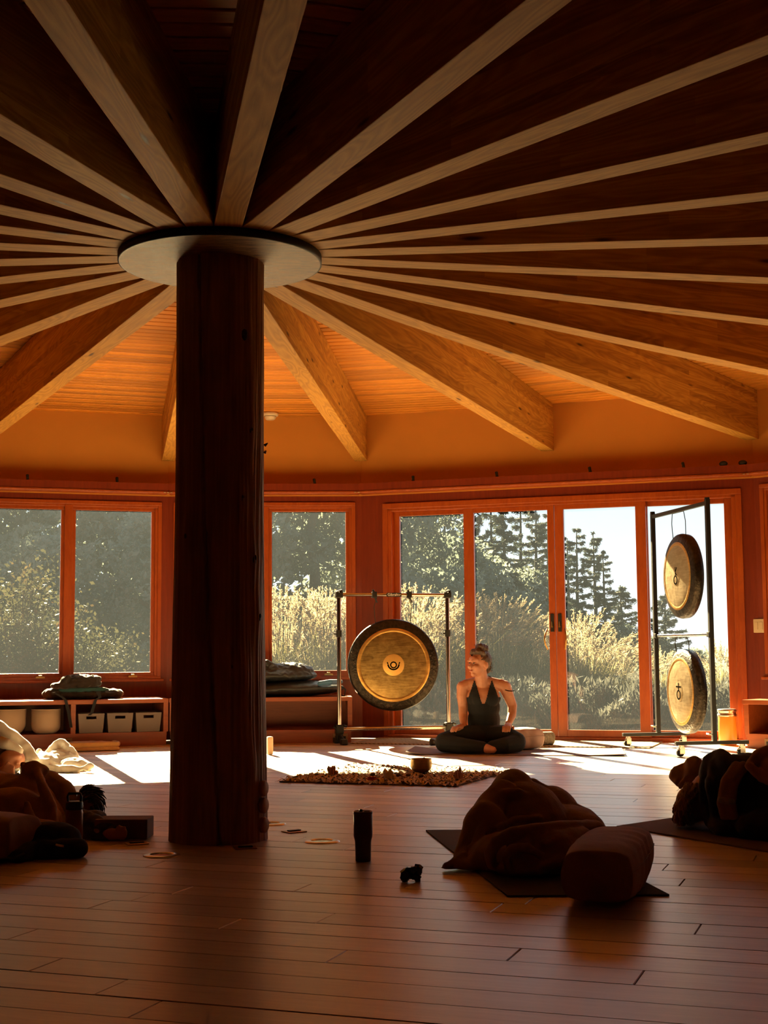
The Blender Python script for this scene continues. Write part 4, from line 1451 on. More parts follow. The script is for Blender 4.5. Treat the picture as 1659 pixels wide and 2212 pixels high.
# ---- person under the brown blanket
org = Vector((1.25, -.75, .0085))
per = empty('person', org, 0, 'person curled up wholly under a brown blanket on the grey mat', 'person')
bl = [('b', W(1122, 1790, 5.55), (.20, .24, .19)), ('b', W(1108, 1722, 5.62), (.090, .13, .115)), ('b', W(1104, 1699, 5.6), (.058, .09, .062)),
      ('b', W(1215, 1795, 5.6), (.17, .20, .105)), ('b', W(1266, 1800, 5.52), (.078, .13, .078)), ('b', W(1185, 1765, 5.75), (.13, .18, .125)),
      ('l', [W(1085, 1712, 5.48), W(1040, 1778, 5.32), W(1000, 1848, 5.2)], [.055, .062, .038]), ('b', W(1050, 1800, 5.32), (.09, .10, .12)),
      ('l', [W(1010, 1852, 5.18), W(978, 1868, 5.14)], [.042, .020]), ('b', W(1025, 1866, 5.12), (.09, .06, .022)), ('b', W(972, 1874, 5.12), (.032, .03, .009)), ('l', [W(1000, 1845, 5.14), W(980, 1860, 5.1), W(962, 1872, 5.08)], [.012, .012, .010]),
      # rolled lower flap with a hooded end
      ('l', [W(1085, 1852, 5.06), W(1130, 1846, 5.0), W(1195, 1842, 5.02), W(1255, 1822, 5.15)], [.058, .076, .080, .06]),
      ('b', W(1150, 1874, 4.98), (.13, .08, .052)),
      ('l', [W(1062, 1868, 4.97), W(1060, 1842, 4.96), W(1074, 1818, 4.96), W(1110, 1800, 4.97), W(1165, 1792, 5.02), W(1235, 1788, 5.16), W(1285, 1786, 5.34), W(1303, 1796, 5.44)], [.018, .021, .023, .025, .025, .025, .024, .022]),
      ('l', [W(1098, 1876, 4.92), W(1090, 1852, 4.90), W(1106, 1834, 4.90), W(1140, 1832, 4.90), W(1168, 1846, 4.92)], [.014, .017, .018, .017, .012]),
      ('l', [W(1120, 1884, 4.90), W(1160, 1880, 4.88), W(1205, 1862, 4.92), W(1240, 1838, 5.02)], [.012, .018, .020, .014]),
      ('l', [W(1175, 1822, 4.94), W(1200, 1812, 4.98), W(1250, 1800, 5.12)], [.010, .014, .012]),
      # upper overlapping layer edge
      ('l', [W(1046, 1762, 5.34), W(1062, 1738, 5.36), W(1085, 1718, 5.40), W(1120, 1714, 5.41), W(1160, 1732, 5.46), W(1205, 1752, 5.5), W(1232, 1768, 5.48)], [.014, .018, .022, .022, .020, .018, .012]),
      ('l', [W(1075, 1790, 5.22), W(1110, 1770, 5.26), W(1165, 1766, 5.34)], [.010, .013, .010]),
      ('l', [W(1020, 1830, 5.16), W(1040, 1790, 5.22), W(1062, 1752, 5.30)], [.012, .014, .012]),
      ('l', [W(1128, 1680, 5.62), W(1150, 1705, 5.60), W(1175, 1728, 5.62), W(1210, 1742, 5.66)], [.016, .018, .018, .014]),
      ('l', [W(1150, 1700, 5.72), W(1200, 1735, 5.75), W(1262, 1768, 5.62)], [.04, .045, .04]),
      ('b', W(1110, 1850, 5.15), (.17, .16, .09)), ('b', W(1220, 1840, 5.3), (.14, .14, .08))]
def safe(prims, zlo):
    return prims
body = [('l', [(1.20, -.40, .10), (1.25, -.60, .09), (1.30, -.80, .07)], [.06, .06, .045]), ('b', (1.17, -.33, .09), (.05, .06, .05))]
soft('body', body, org, .03, M['skin'], per, 2, 0)
soft('blanket', bl, org, .0075, M['brown_blanket'], per, 5, .006, 8, 3, zmin=.0092, stretch=(1, .6, 1))

# ---- person in dark clothes on the brown mat
org = Vector((2.25, 0, .0085))
per = empty('person', org, 0, 'person in dark clothes lying on the brown mat with blond wavy hair spilling', 'person')
bd = [('l', [W(1545, 1712, 6.25), W(1640, 1715, 6.15), W(1760, 1730, 6.0), W(1900, 1745, 5.9)], [.150, .175, .175, .15]), ('b', W(1495, 1735, 6.3), (.085, .10, .09)), ('b', W(1560, 1780, 6.2), (.10, .12, .06)),
      ('l', [W(1560, 1690, 6.1), W(1640, 1650, 6.0), W(1740, 1640, 5.95)], [.06, .055, .05])]
soft('body', [('l', [W(1545, 1720, 6.25), W(1640, 1725, 6.15), W(1760, 1740, 6.0)], [.12, .14, .14]), ('b', W(1495, 1735, 6.3), (.075, .09, .085))], org, .02, M['skin'], per, 3, 0)
dk = [('l', [W(1582, 1712, 6.2), W(1610, 1708, 6.15), W(1680, 1722, 6.05), W(1790, 1735, 6.0), W(1920, 1748, 5.9)], [.15, .165, .185, .185, .16]),
      ('b', W(1540, 1700, 6.2), (.05, .13, .15)), ('b', W(1560, 1695, 6.15), (.06, .15, .155)), ('b', W(1600, 1785, 6.0), (.14, .12, .06)), ('b', W(1720, 1785, 5.9), (.26, .16, .09)),
      ('l', [W(1528, 1638, 6.2), W(1516, 1700, 6.12), W(1530, 1775, 6.05)], [.018, .024, .02]),
      ('l', [W(1545, 1632, 6.2), W(1535, 1700, 6.02), W(1548, 1780, 6.0)], [.02, .028, .022])]
soft('hooded_top', dk, org, .012, M['navy'], per, 6, .007, 10, 8, zmin=.0095, stretch=(1.6, 1, .5))
soft('trousers', [('l', [W(1880, 1745, 5.92), W(2080, 1762, 5.86), W(2300, 1775, 5.82)], [.14, .10, .075]), ('l', [W(1880, 1760, 5.8), W(2080, 1775, 5.66), W(2260, 1790, 5.62)], [.11, .085, .065]), ('l', [W(2300, 1775, 5.82), W(2340, 1765, 5.80)], [.06, .045])], org, .014, M['navy'], per, 4, .004, 9, 2, zmin=.0095)
bnd = [('l', [W(1590, 1655, 6.03), W(1568, 1690, 5.975), W(1560, 1735, 5.955), W(1572, 1780, 5.95), W(1592, 1806, 5.965)], [.022, .024, .024, .024, .02]),
       ('l', [W(1606, 1655, 6.01), W(1585, 1690, 5.965), W(1577, 1735, 5.94), W(1588, 1780, 5.94), W(1605, 1808, 5.95)], [.022, .024, .024, .024, .02])]
soft('tan_band', bnd, org, .007, M['scarf'], per, 4, .002, 18, 1, zmin=.0095)
soft('grey_stripe', [('l', [W(1556, 1728, 5.935), W(1568, 1730, 5.925), W(1582, 1732, 5.922)], [.013, .014, .013])], org, .005, M['knit'], per, 3, 0)
q = MB()
hr = random.Random(5)
for k in range(150):
    u = hr.random()
    x0, y0 = 1484 + 26 * hr.random(), 1690 + 30 * hr.random()
    x1, y1 = 1457 + 42 * hr.random(), 1770 + 16 * hr.random()
    d0 = 6.24 + .07 * hr.uniform(-1, 1)
    pts = []
    ph = hr.uniform(0, 6)
    for s in range(9):
        f = s / 8
        bow = -18 * math.sin(PI * f) * hr.uniform(.6, 1)
        p = W(x0 + (x1 - x0) * f + bow + 3.2 * math.sin(f * 12 + ph), y0 + (y1 - y0) * f, d0 - .06 * math.sin(PI * f))
        p.z = max(p.z, .013)
        pts.append(p - org)
    q.tube(pts, [.005, .0065, .007, .007, .0065, .006, .005, .004, .002], 5)
q.ball(W(1497, 1735, 6.34) - org, (.066, .08, .088), 16, 12)
q.build('hair', M['hair_blond'], per)
# cloths piled against them
c = W(1490, 1690, 6.5); c.z = .0088
t = empty('crumpled_cloth', c, 0, 'crumpled brown cloth heaped beside the blond hair', 'cloth')
soft('folds', [('b', W(1480, 1676, 6.55), (.07, .07, .055)), ('b', W(1500, 1690, 6.5), (.06, .08, .12)), ('l', [W(1462, 1690, 6.5), W(1485, 1660, 6.55), W(1510, 1655, 6.6)], [.012, .022, .02]), ('l', [W(1470, 1700, 6.45), W(1492, 1672, 6.45), W(1512, 1668, 6.5)], [.012, .016, .02]), ('b', W(1500, 1740, 6.55), (.07, .08, .10)), ('b', W(1500, 1775, 6.55), (.07, .08, .05))], c, .008, M['brown_blanket'], t, 4, .008, 16, 2, zmin=.0095)
c = W(1660, 1660, 5.9); c.z = .30
t = empty('pink_blanket', c, 0, 'dusty pink blanket folded over the person in dark clothes', 'blanket')
soft('folds', [('b', W(1668, 1655, 5.95), (.075, .16, .055)), ('l', [W(1620, 1650, 5.93), W(1640, 1632, 5.93), W(1680, 1622, 5.95)], [.02, .028, .035]), ('l', [W(1618, 1655, 5.9), W(1645, 1680, 5.86), W(1690, 1690, 5.8)], [.018, .022, .03]), ('b', W(1720, 1680, 5.9), (.12, .15, .10))], c, .008, M['pink_cloth'], t, 6, .005, 14, 5, zmin=.01)

# ---- near left person under the tan blanket
org = Vector((-.75, .35, 0))
per = empty('person', org, 0, 'person lying on their side under a tan blanket, head toward the cork block', 'person')
head_c = W(188, 1742, 6.35)
soft('body', [('l', [W(-80, 1740, 6.45), W(30, 1735, 6.4), W(110, 1745, 6.35), W(150, 1750, 6.35)], [.10, .12, .11, .05]), ('b', head_c, (.058, .072, .078)), ('l', [W(160, 1790, 6.15), W(215, 1800, 6.05), W(250, 1803, 6.0)], [.045, .036, .026]), ('b', W(264, 1800, 5.98), (.022, .03, .03)),
     ('l', [W(258, 1795, 5.97), W(270, 1787, 5.96)], [.010, .008]), ('l', [W(262, 1800, 5.96), W(273, 1797, 5.95)], [.010, .008]), ('l', [W(260, 1806, 5.96), W(271, 1806, 5.95)], [.010, .008]), ('l', [W(256, 1809, 5.97), W(266, 1813, 5.96)], [.009, .007]), ('l', [W(252, 1794, 5.99), W(257, 1785, 5.98)], [.010, .008])], org, .007, M['skin'], per, 3, 0, zmin=.002)
soft('blanket', [('l', [W(-140, 1742, 6.4), W(-20, 1735, 6.35), W(60, 1745, 6.25), W(95, 1765, 6.2)], [.14, .15, .13, .09]), ('b', W(20, 1760, 6.1), (.16, .12, .12)), ('b', W(85, 1775, 6.1), (.10, .10, .08)),
     ('l', [W(0, 1706, 6.2), W(50, 1690, 6.25), W(62, 1668, 6.3), W(50, 1650, 6.35)], [.02, .03, .03, .014]), ('l', [W(78, 1650, 6.32), W(92, 1700, 6.12), W(112, 1745, 6.05), W(116, 1785, 6.0)], [.012, .022, .026, .022]),
     ('l', [W(62, 1660, 6.3), W(75, 1655, 6.3), W(95, 1665, 6.3)], [.03, .03, .025]), ('l', [W(58, 1735, 6.0), W(64, 1765, 5.96), W(80, 1785, 5.95)], [.016, .02, .018]), ('l', [W(0, 1785, 5.95), W(50, 1800, 5.92), W(100, 1795, 5.95)], [.05, .06, .05]), ('b', W(70, 1680, 6.28), (.045, .05, .05))],
     org, .010, M['tan_blanket'], per, 8, .006, 9, 12, zmin=.004)
soft('sleeve', [('l', [W(108, 1690, 6.38), W(132, 1715, 6.33), W(140, 1760, 6.28), W(140, 1800, 6.22)], [.055, .068, .065, .055]), ('b', W(130, 1790, 6.2), (.07, .09, .06))], org, .009, M['sleeve'], per, 6, .003, 12, 3, zmin=.004)
soft('dark_sleeve', [('l', [W(170, 1770, 6.2), W(205, 1785, 6.1), W(235, 1798, 6.04)], [.05, .05, .042]), ('l', [W(165, 1800, 6.1), W(225, 1815, 6.02)], [.045, .035]), ('b', W(205, 1765, 6.2), (.05, .06, .03))], org, .008, M['darkgrey_cloth'], per, 4, .005, 18, 4, zmin=.003)
q = MB()
hr = random.Random(9)
hc = head_c - org
q.ball(hc + Vector((.008, .014, .012)), (.062, .076, .080), 18, 12)
for k in range(120):
    a = hr.uniform(-.3, 2.2); b = hr.uniform(-1.2, 1.2)
    d = Vector((math.cos(a) * math.cos(b), math.sin(b), math.sin(a) * math.cos(b)))
    p = hc + Vector((d.x * .066, d.y * .078, d.z * .082))
    tng = Vector((d.z, hr.uniform(-.5, .5), -d.x)).normalized()
    q.tube([p, p + tng * .03 + d * .008, p + tng * .055 + d * hr.uniform(-.006, .012)], [.004, .004, .001], 4)
q.build('hair', M['hair_brown'], per)
q = MB(); q.ball(hc + Vector((-.015, -.068, -.005)), (.014, .010, .022), 10, 8); q.build('ear', M['skin'], per)

# ---- far left person under the pale blanket
org = Vector((-1.35, 2.75, 0))
per = empty('person', org, 0, 'person resting face on hand under a pale blanket near the singing bowls', 'person')
hc = W(26, 1640, 9.2)
soft('body', [('b', hc, (.085, .085, .068)), ('b', hc + Vector((.045, -.07, -.02)), (.018, .022, .013)), ('b', hc + Vector((-.02, -.03, -.035)), (.06, .05, .04)), ('b', hc + Vector((.035, -.06, .025)), (.04, .025, .014)), ('b', hc + Vector((.05, -.01, .06)), (.022, .014, .026)), ('l', [W(-60, 1650, 9.3), W(0, 1655, 9.25)], [.10, .06]),
     ('l', [W(-20, 1678, 9.1), W(8, 1664, 9.05), W(20, 1660, 9.03)], [.035, .03, .028])] +
     [('l', [W(14, 1657 + 4 * k, 9.02), W(26, 1654 + 5 * k, 9.0), W(31, 1658 + 5 * k, 8.99)], [.011, .010, .008]) for k in range(4)] + [('l', [W(10, 1654, 9.02), W(18, 1647, 9.01)], [.011, .009])], org, .009, M['skin'], per, 2, 0, zmin=.003)
soft('blanket', [('l', [W(-90, 1600, 9.5), W(-20, 1600, 9.45), W(20, 1615, 9.45)], [.17, .15, .10]), ('l', [W(-5, 1575, 9.35), W(25, 1595, 9.35), W(50, 1618, 9.35), W(75, 1640, 9.3)], [.06, .062, .055, .03]), ('l', [W(-20, 1600, 9.25), W(15, 1606, 9.2), W(42, 1622, 9.2)], [.04, .035, .03]), ('b', W(-30, 1640, 9.45), (.2, .15, .13)),
     ('l', [W(50, 1610, 9.4), W(58, 1640, 9.4), W(60, 1668, 9.4)], [.03, .05, .05]), ('b', W(-60, 1685, 9.25), (.3, .2, .05)), ('b', W(40, 1680, 9.35), (.12, .15, .03))], org, .014, M['pale_blanket'], per, 6, .010, 9, 6, zmin=.004)
q = MB()
q.ball(hc - org + Vector((-.03, .05, .035)), (.088, .07, .062), 14, 10)
q.build('hair', M['hair_brown'], per)
c = Vector((-1.0, 3.3, 0))
t = empty('crumpled_blanket', c, 0, 'crumpled silvery blanket in the sun patch by the resting person', 'blanket')
soft('folds', [('l', [W(90, 1645, 9.7), W(118, 1618, 9.8), W(132, 1606, 9.85), (W(150, 1622, 9.8)), W(160, 1640, 9.75)], [.03, .045, .035, .035, .03]), ('b', W(125, 1645, 9.75), (.15, .16, .075)), ('b', W(100, 1650, 9.6), (.10, .15, .07)), ('b', W(160, 1655, 9.6), (.11, .12, .05)),
     ('l', [W(110, 1662, 9.45), W(150, 1664, 9.4), W(175, 1660, 9.4), W(196, 1655, 9.4)], [.03, .03, .02, .02]), ('l', [W(85, 1625, 9.7), W(100, 1648, 9.55), W(115, 1655, 9.5)], [.02, .03, .03]), ('b', W(60, 1660, 9.6), (.12, .15, .05))], c, .012, M['pale_blanket'], t, 4, .014, 13, 9, zmin=.003)

# ---- things around the near left person
c = W(115, 1850, 5.6); c.z = .0008
bag_loc = c + Vector((-.03, 0, 0))
t = empty('black_bag', bag_loc, 0, 'soft black bag slumped in front of the bottle', 'bag', None)
soft('pouch', [('b', W(125, 1815, 5.62), (.125, .09, .075)), ('b', W(90, 1815, 5.65), (.06, .07, .07)), ('b', W(160, 1818, 5.6), (.06, .07, .065)), ('l', [W(75, 1835, 5.55), W(120, 1840, 5.5), W(185, 1832, 5.52)], [.04, .045, .04]), ('l', [W(80, 1838, 5.5), W(60, 1848, 5.42), W(38, 1852, 5.4)], [.04, .03, .016])], c, .009, M['black_cloth'], t, 6, .005, 11, 2, zmin=.002)
q = MB()
q.box(-.016, .016, -.002, .002, -.004, .004, M=Matrix.Rotation(.2, 4, 'Y'))
q.build('label_tag', M['white'], t, W(146, 1826, 5.40) - c)
q = MB(); q.tube([W(70, 1845, 5.40) - c, W(52, 1852, 5.36) - c, W(36, 1851, 5.36) - c, W(50, 1844, 5.38) - c], .007, 6); q.build('strap', M['black_cloth'], t)

bc = W(160, 1790, 5.86); zb = .0008
b = Vector((bc.x, bc.y, zb))
M['amber'] = plain('amber_steel', (.23, .085, .030), .35, .5, var=.1)
M['blackplastic'] = plain('black_plastic', (.018, .017, .017), .4)
t = empty('water_bottle', b, -.1, 'brown water bottle with black loop lid behind the black bag', 'bottle')
bs = 1.0
q = MB(); q.lathe([(0, 0), (.034, 0), (.036, .004), (.036, .135), (.033, .148), (.031, .15)], 28); q.build('body', M['amber'], t)
q = MB(); q.lathe([(.031, .148), (.035, .150), (.036, .156), (.036, .176), (.033, .182), (0, .183)], 28); q.build('lid', M['blackplastic'], t)
q = MB()
pts = [(-.027, 0, .178), (-.029, 0, .203), (-.024, 0, .215), (.024, 0, .215), (.029, 0, .203), (.027, 0, .178)]
q.tube(pts, .0055, 8); q.build('loop_handle', M['blackplastic'], t)

M['cork'] = plain('brown_foam_block', (.16, .085, .055), .8, var=.1, scale=60)
q = MB(); q.box(-.115, .115, -.075, .075, 0, .085, bev=.004)
o = q.build('yoga_block', M['cork'], None, (-.41, .115, .0008), (0, 0, -.12)); tag(o, 'brown foam yoga block beside the hand of the tan blanketed person', 'block')

# ---- tumbler and dark crystal on the floor
M['tumbler'] = plain('dark_plum_steel', (.085, .040, .036), .38, .3, var=.06)
t = empty('tumbler', (.571, -.72, .0008), 0, 'tall plum coloured tumbler with narrow base standing on the floor', 'tumbler')
q = MB(); q.lathe([(0, 0), (.0285, 0), (.0300, .003), (.0315, .070), (.0325, .078), (.0362, .092), (.0368, .098), (.0368, .178), (.035, .180)], 40); q.build('body', M['tumbler'], t)
q = MB(); q.lathe([(.0368, .178), (.0375, .180), (.0375, .186), (.034, .189), (.032, .186), (0, .186)], 40); q.build('lid', M['tumbler'], t)
q = MB(); q.box(-.014, -.002, -.010, .010, .186, .196, bev=.003); q.box(.004, .026, -.007, .007, .186, .190, bev=.002); q.build('sip_tab', M['blackplastic'], t)

M['obsidian'] = plain('black_tourmaline', (.008, .007, .007), .25, var=.4)
def rock(name, loc, s, mat, label, cat, seed, n=9, jag=.5, group=None, squash=.7):
    t = empty(name, loc, 0, label, cat, group)
    r = random.Random(seed)
    q = MB()
    for k in range(n):
        a = r.uniform(0, 2 * PI); f = r.uniform(0, 1) * s
        c = Vector((math.cos(a) * f, math.sin(a) * f * .7, 0))
        rr = s * r.uniform(.25, .5)
        hh = s * r.uniform(.5, 1.3) * squash
        d = Vector((c.x * .4 / s * jag, c.y * .4 / s * jag, 1)).normalized()
        m = 6
        vs = []
        Mx = d.to_track_quat('Z', 'Y').to_matrix()
        for z, w in ((0, .9), (hh * .72, 1.), (hh, .05)):
            for i in range(m):
                t2 = 2 * PI * i / m + k
                vs.append(c + Mx @ Vector((math.cos(t2) * rr * w, math.sin(t2) * rr * w, z)))
        vs = [Vector((v.x, v.y, max(v.z, 0))) for v in vs]
        fs = [tuple(range(m))[::-1]] + [(j * m + i, j * m + (i + 1) % m, (j + 1) * m + (i + 1) % m, (j + 1) * m + i) for j in range(2) for i in range(m)] + [tuple(2 * m + i for i in range(m))]
        q.add(vs, fs)
    q.build('crystals', mat, t)
    return t
t = empty('black_crystal', (.70, -1.225, .0008), 0, 'lumpy black crystal cluster on the floor in front of the tumbler', 'crystal')
r = random.Random(2)
q = MB()
for k in range(46):
    p = Vector((r.uniform(-.030, .030), r.uniform(-.014, .014), 0))
    p.z = .010 + r.random() * (.034 + .012 * (p.x / .03))
    if abs(p.x) < .012 and p.z < .014: p.z = .02
    s = r.uniform(.006, .012)
    Mx = Matrix.Rotation(r.uniform(0, 6), 4, Vector((r.random(), r.random(), r.random() + .1)).normalized())
    q.box(-s, s, -s * .8, s * .8, -s * .8, s * .8, M=Matrix.Translation(p) @ Mx)
for x in (-.022, .022): q.box(x - .010, x + .008, -.010, .010, 0, .016)
q.build('cluster', M['obsidian'], t)

# ------------------------------------------------------------------ shaggy rug with altar things
def shag_mat():
    t = NT('shaggy_wool')
    n1 = t.noise(t.coords((1, 1, 1)), 60, 4)
    t.col(t.ramp(n1, [(.3, (.20, .135, .085)), (.65, (.62, .52, .42))])).set(Roughness=.95)
    return t.m
M['shag'] = shag_mat()
RC = [Vector((.315, 2.56, 0)), Vector((1.344, 2.09, 0)), Vector((1.86, 3.05, 0)), Vector((.83, 3.62, 0))]
rc = sum(RC, Vector()) / 4
rug = empty('shaggy_rug', rc, 0, 'shaggy cream and brown rug with the brass bowl on it', 'rug')
q = MB(); q.prism([(p - rc)[:2] for p in RC], .0008, .008); q.build('backing', M['mat_brown'], rug)
r = np.random.default_rng(8)
rr = random.Random(8)
q = MB()
for k in range(2600):
    u, v = rr.random(), rr.random()
    p = (RC[0] * (1 - u) + RC[1] * u) * (1 - v) + (RC[3] * (1 - u) + RC[2] * u) * v - rc
    p.z = .006
    a = rr.uniform(0, 2 * PI); L = rr.uniform(.04, .09)
    d = Vector((math.cos(a), math.sin(a), 0)); w = Vector((-d.y, d.x, 0)) * rr.uniform(.006, .011)
    h = rr.uniform(.008, .024)
    vs = [p - w, p + w, p + d * L * .5 + w + Vector((0, 0, h)), p + d * L * .5 - w + Vector((0, 0, h)), p + d * L + w * .4 + Vector((0, 0, h * .3)), p + d * L - w * .4 + Vector((0, 0, h * .3))]
    q.add(vs, [(0, 1, 2, 3), (3, 2, 4, 5)], True)
q.build('pile', M['shag'], rug)['kind'] = 'stuff'

M['oldbrass'] = gong_face_mat('hammered_brass', (.42, .27, .10, 1), (.20, .12, .045, 1))
ZR = .026
def put(px, py, z=ZR):
    u, v = (px - 829.5) / F_PX, (py - 1106) / F_PX
    d = XC * u - YC * v + FWD
    p = CAM + d * ((z - CAM.z) / d.z)
    return p
p = put(910, 1667)
t = empty('singing_bowl', p, 0, 'hammered brass singing bowl standing on the shaggy rug', 'bowl')
s = .070
q = MB(); q.lathe([(0, 0), (s * .55, 0), (s * .8, s * .12), (s * .98, s * .45), (s * 1.0, s * .8), (s * .95, s * 1.12), (s * .99, s * 1.18), (s * .95, s * 1.2), (s * .9, s * 1.12), (s * .93, s * .8), (s * .9, s * .45), (s * .7, s * .15), (0, s * .08)], 44); q.build('bowl_body', M['oldbrass'], t)
q = MB(); q.tube([(-s * .5, 0, s * .3), (s * .2, 0, s * 1.15), (s * .35, 0, s * 1.2)], [.008, .010, .010], 10); q.build('striker', M['cork'], t)
M['quartz'] = plain('milky_quartz', (.55, .48, .40), .25, var=.2)
M['amber_stone'] = plain('amber_stone', (.42, .20, .06), .35, var=.3)
M['red_petal'] = plain('dark_red_petals', (.40, .03, .03), .6, var=.3)
M['rose'] = plain('rose_quartz', (.45, .27, .20), .35, var=.2)
M['pebble'] = plain('brown_pebble', (.10, .06, .045), .6, var=.2)
rock('quartz_cluster', put(845, 1681), .044, M['quartz'], 'milky quartz cluster in the middle of the shaggy rug', 'crystal', 3, 10, .6, 'crystals on the rug', 1.1)
rock('amber_crystal', put(719, 1673), .030, M['amber_stone'], 'spiky amber crystal at the far left edge of the shaggy rug', 'crystal', 5, 9, 1.1, 'crystals on the rug', 1.6)
rock('rose_crystal', put(993, 1681), .032, M['rose'], 'upright rose coloured crystal on the rug by the blanket', 'crystal', 7, 7, .3, 'crystals on the rug', 2.0)
for (px, py, lb) in ((861, 1677, 'small brown pebble beside the quartz cluster'), (882, 1677, 'small dark pebble between the quartz and the brass bowl'), (910, 1679, 'flat brown pebble in front of the brass bowl'), (805, 1676, 'reddish pebble behind the red flower')):
    t = empty('pebble', put(px, py), 0, lb, 'pebble', 'pebbles on the rug')
    sculpt('stone', [('b', (0, 0, .009), (.017, .013, .011)), ('b', (.006, .003, .008), (.011, .011, .009))], .003, M['pebble'], t, 3)
p = put(803, 1689)
t = empty('red_flower', p, 0, 'dark red flower head lying on the shaggy rug', 'flower')
for ring, (n, rad, tilt) in enumerate(((9, .050, .35), (8, .042, .7), (6, .030, 1.05), (4, .018, 1.3))):
    for k in range(n):
        a = 2 * PI * k / n + ring * .4
        d = Vector((math.cos(a), math.sin(a), 0)); w = Vector((-d.y, d.x, 0))
        up = Vector((0, 0, 1))
        ax = d * math.cos(tilt) + up * math.sin(tilt)
        b = Vector((0, 0, .006))
        vs = [b, b + ax * rad * .5 - w * rad * .28 + up * .004, b + ax * rad, b + ax * rad * .5 + w * rad * .28 + up * .004, b + ax * rad * .5 + up * -.003]
        MB().add(vs, [(0, 1, 4), (1, 2, 4), (2, 3, 4), (3, 0, 4)], True).build('petal', M['red_petal'], t)
q = MB(); q.ball((0, 0, .016), (.010, .010, .008), 10, 6); q.build('flower_heart', M['pebble'], t)

# ------------------------------------------------------------------ things on and under the benches
M['bin'] = plain('taupe_plastic', (.20, .155, .14), .55, var=.04)
for k, (x, lb) in enumerate(((1.055, 'taupe storage box next to the bench divider'), (1.30, 'taupe storage box in the middle of three in the cubby'), (1.545, 'taupe storage box at the pillar end of the cubby'))):
    t = empty('storage_box', BA.p(x, -.50, .116), BA.rz, lb, 'box', 'storage boxes in the bench')
    w0, w1, d0, d1, h = .098, .112, .12, .135, .165
    q = MB()
    def ring(w, d, z): return [(-w, -d, z), (w, -d, z), (w, d, z), (-w, d, z)]
    vs = ring(w0, d0, 0) + ring(w1, d1, h) + ring(w1 - .004, d1 - .004, h) + ring(w0 - .004, d0 - .004, .006)
    # front wall has a slot, so it is built of strips
    fs = [(3, 2, 1, 0), (1, 2, 6, 5), (2, 3, 7, 6), (3, 0, 4, 7), (10, 9, 13, 14), (11, 10, 14, 15), (8, 11, 15, 12), (12, 15, 14, 13)] + [(4, 5, 9, 8), (5, 6, 10, 9), (6, 7, 11, 10), (7, 4, 8, 11)]
    q.add(vs, fs)
    zs = [0, .118, .142, h]
    def fx(z): return w0 + (w1 - w0) * z / h
    def fy(z): return -(d0 + (d1 - d0) * z / h)
    for a, b2 in ((0, 1), (2, 3)):
        z0, z1 = zs[a], zs[b2]
        q.add([(-fx(z0), fy(z0), z0), (fx(z0), fy(z0), z0), (fx(z1), fy(z1), z1), (-fx(z1), fy(z1), z1)], [(0, 1, 2, 3)])
    z0, z1 = .118, .142
    for sx in (-1, 1):
        q.add([(sx * .043, fy(z0), z0), (sx * fx(z0), fy(z0), z0), (sx * fx(z1), fy(z1), z1), (sx * .043, fy(z1), z1)], [(0, 1, 2, 3)])
    q.build('tub', M['bin'], t)
    q = MB(); q.box(-.05, .05, fy(.13) - .002, fy(.13) + .008, .142, .146); q.box(-.05, .05, fy(.13) - .002, fy(.13) + .008, .114, .118); q.box(-.05, -.043, fy(.13) - .002, fy(.13) + .008, .118, .142); q.box(.043, .05, fy(.13) - .002, fy(.13) + .008, .118, .142)
    q.build('grip_rim', M['bin'], t)
    q = MB(); q.box(-.085, .085, -.1, .1, .008, .09, bev=.01); q.build('contents', M['knit'], t)
M['frost'] = plain('frosted_quartz', (.55, .42, .31), .5, var=.03)
for (x, y, rad, hh, lb) in ((.365, -.48, .155, .21, 'wide frosted singing bowl in the bench cubby'), (.685, -.50, .122, .205, 'tall frosted singing bowl next to the bench divider'), (.285, -.20, .11, .21, 'frosted singing bowl at the back of the bench cubby')):
    t = empty('frosted_bowl', BA.p(x, y, .1155), 0, lb, 'bowl', 'frosted singing bowls in the bench')
    pr = [(0, .0)]
    for k in range(9):
        a = PI / 2 * k / 8
        pr.append((rad * (.45 + .55 * math.sin(a)), rad * .55 * (1 - math.cos(a))))
    pr += [(rad * 1.02, hh), (rad * .97, hh), (rad * .95, rad * .5), (rad * .6, rad * .12), (0, .02)]
    q = MB(); q.lathe(pr, 44); q.build('bowl_body', M['frost'], t)
    q = MB(); q.lathe([(rad * .97, hh - .001), (rad * 1.022, hh - .001), (rad * 1.022, hh + .004), (rad * .97, hh + .004), (rad * .97, hh - .001)], 44); q.build('rim', M['frost'], t)

def pile(name, b, x, y, z, prims, mat, label, cat, amp=.006, seed=0, voxel=.009, parts=()):
    o = b.p(x, y, z)
    t = empty(name, o, b.rz, label, cat)
    sculpt('folds', prims, voxel, mat, t, 4, post=fold_post(amp, 14, seed, .001))
    for (nm, pr, m2) in parts:
        sculpt(nm, pr, voxel * .8, m2, t, 3, post=fold_post(amp * .5, 14, seed + 2, .001))
    return t
M['dk_brown'] = fabric('dark_brown_canvas', (.020, .013, .010), var=.5, wscale=14)
M['teal'] = fabric('teal_cloth', (.012, .06, .065), var=.2)
pile('folded_jackets', BA, .98, -.40, .4005, [('b', (0, 0, .035), (.33, .13, .035)), ('b', (-.22, 0, .045), (.10, .11, .045)), ('b', (.28, 0, .04), (.10, .11, .04))], M['dk_brown'], 'folded dark jackets stacked on the left bench', 'clothes', .014, 3, parts=(('teal_layer', [('l', [(-.18, -.09, .082), (0, -.10, .080), (.2, -.08, .085)], [.016, .018, .016]), ('b', (0, 0, .08), (.26, .10, .018))], M['teal']),))
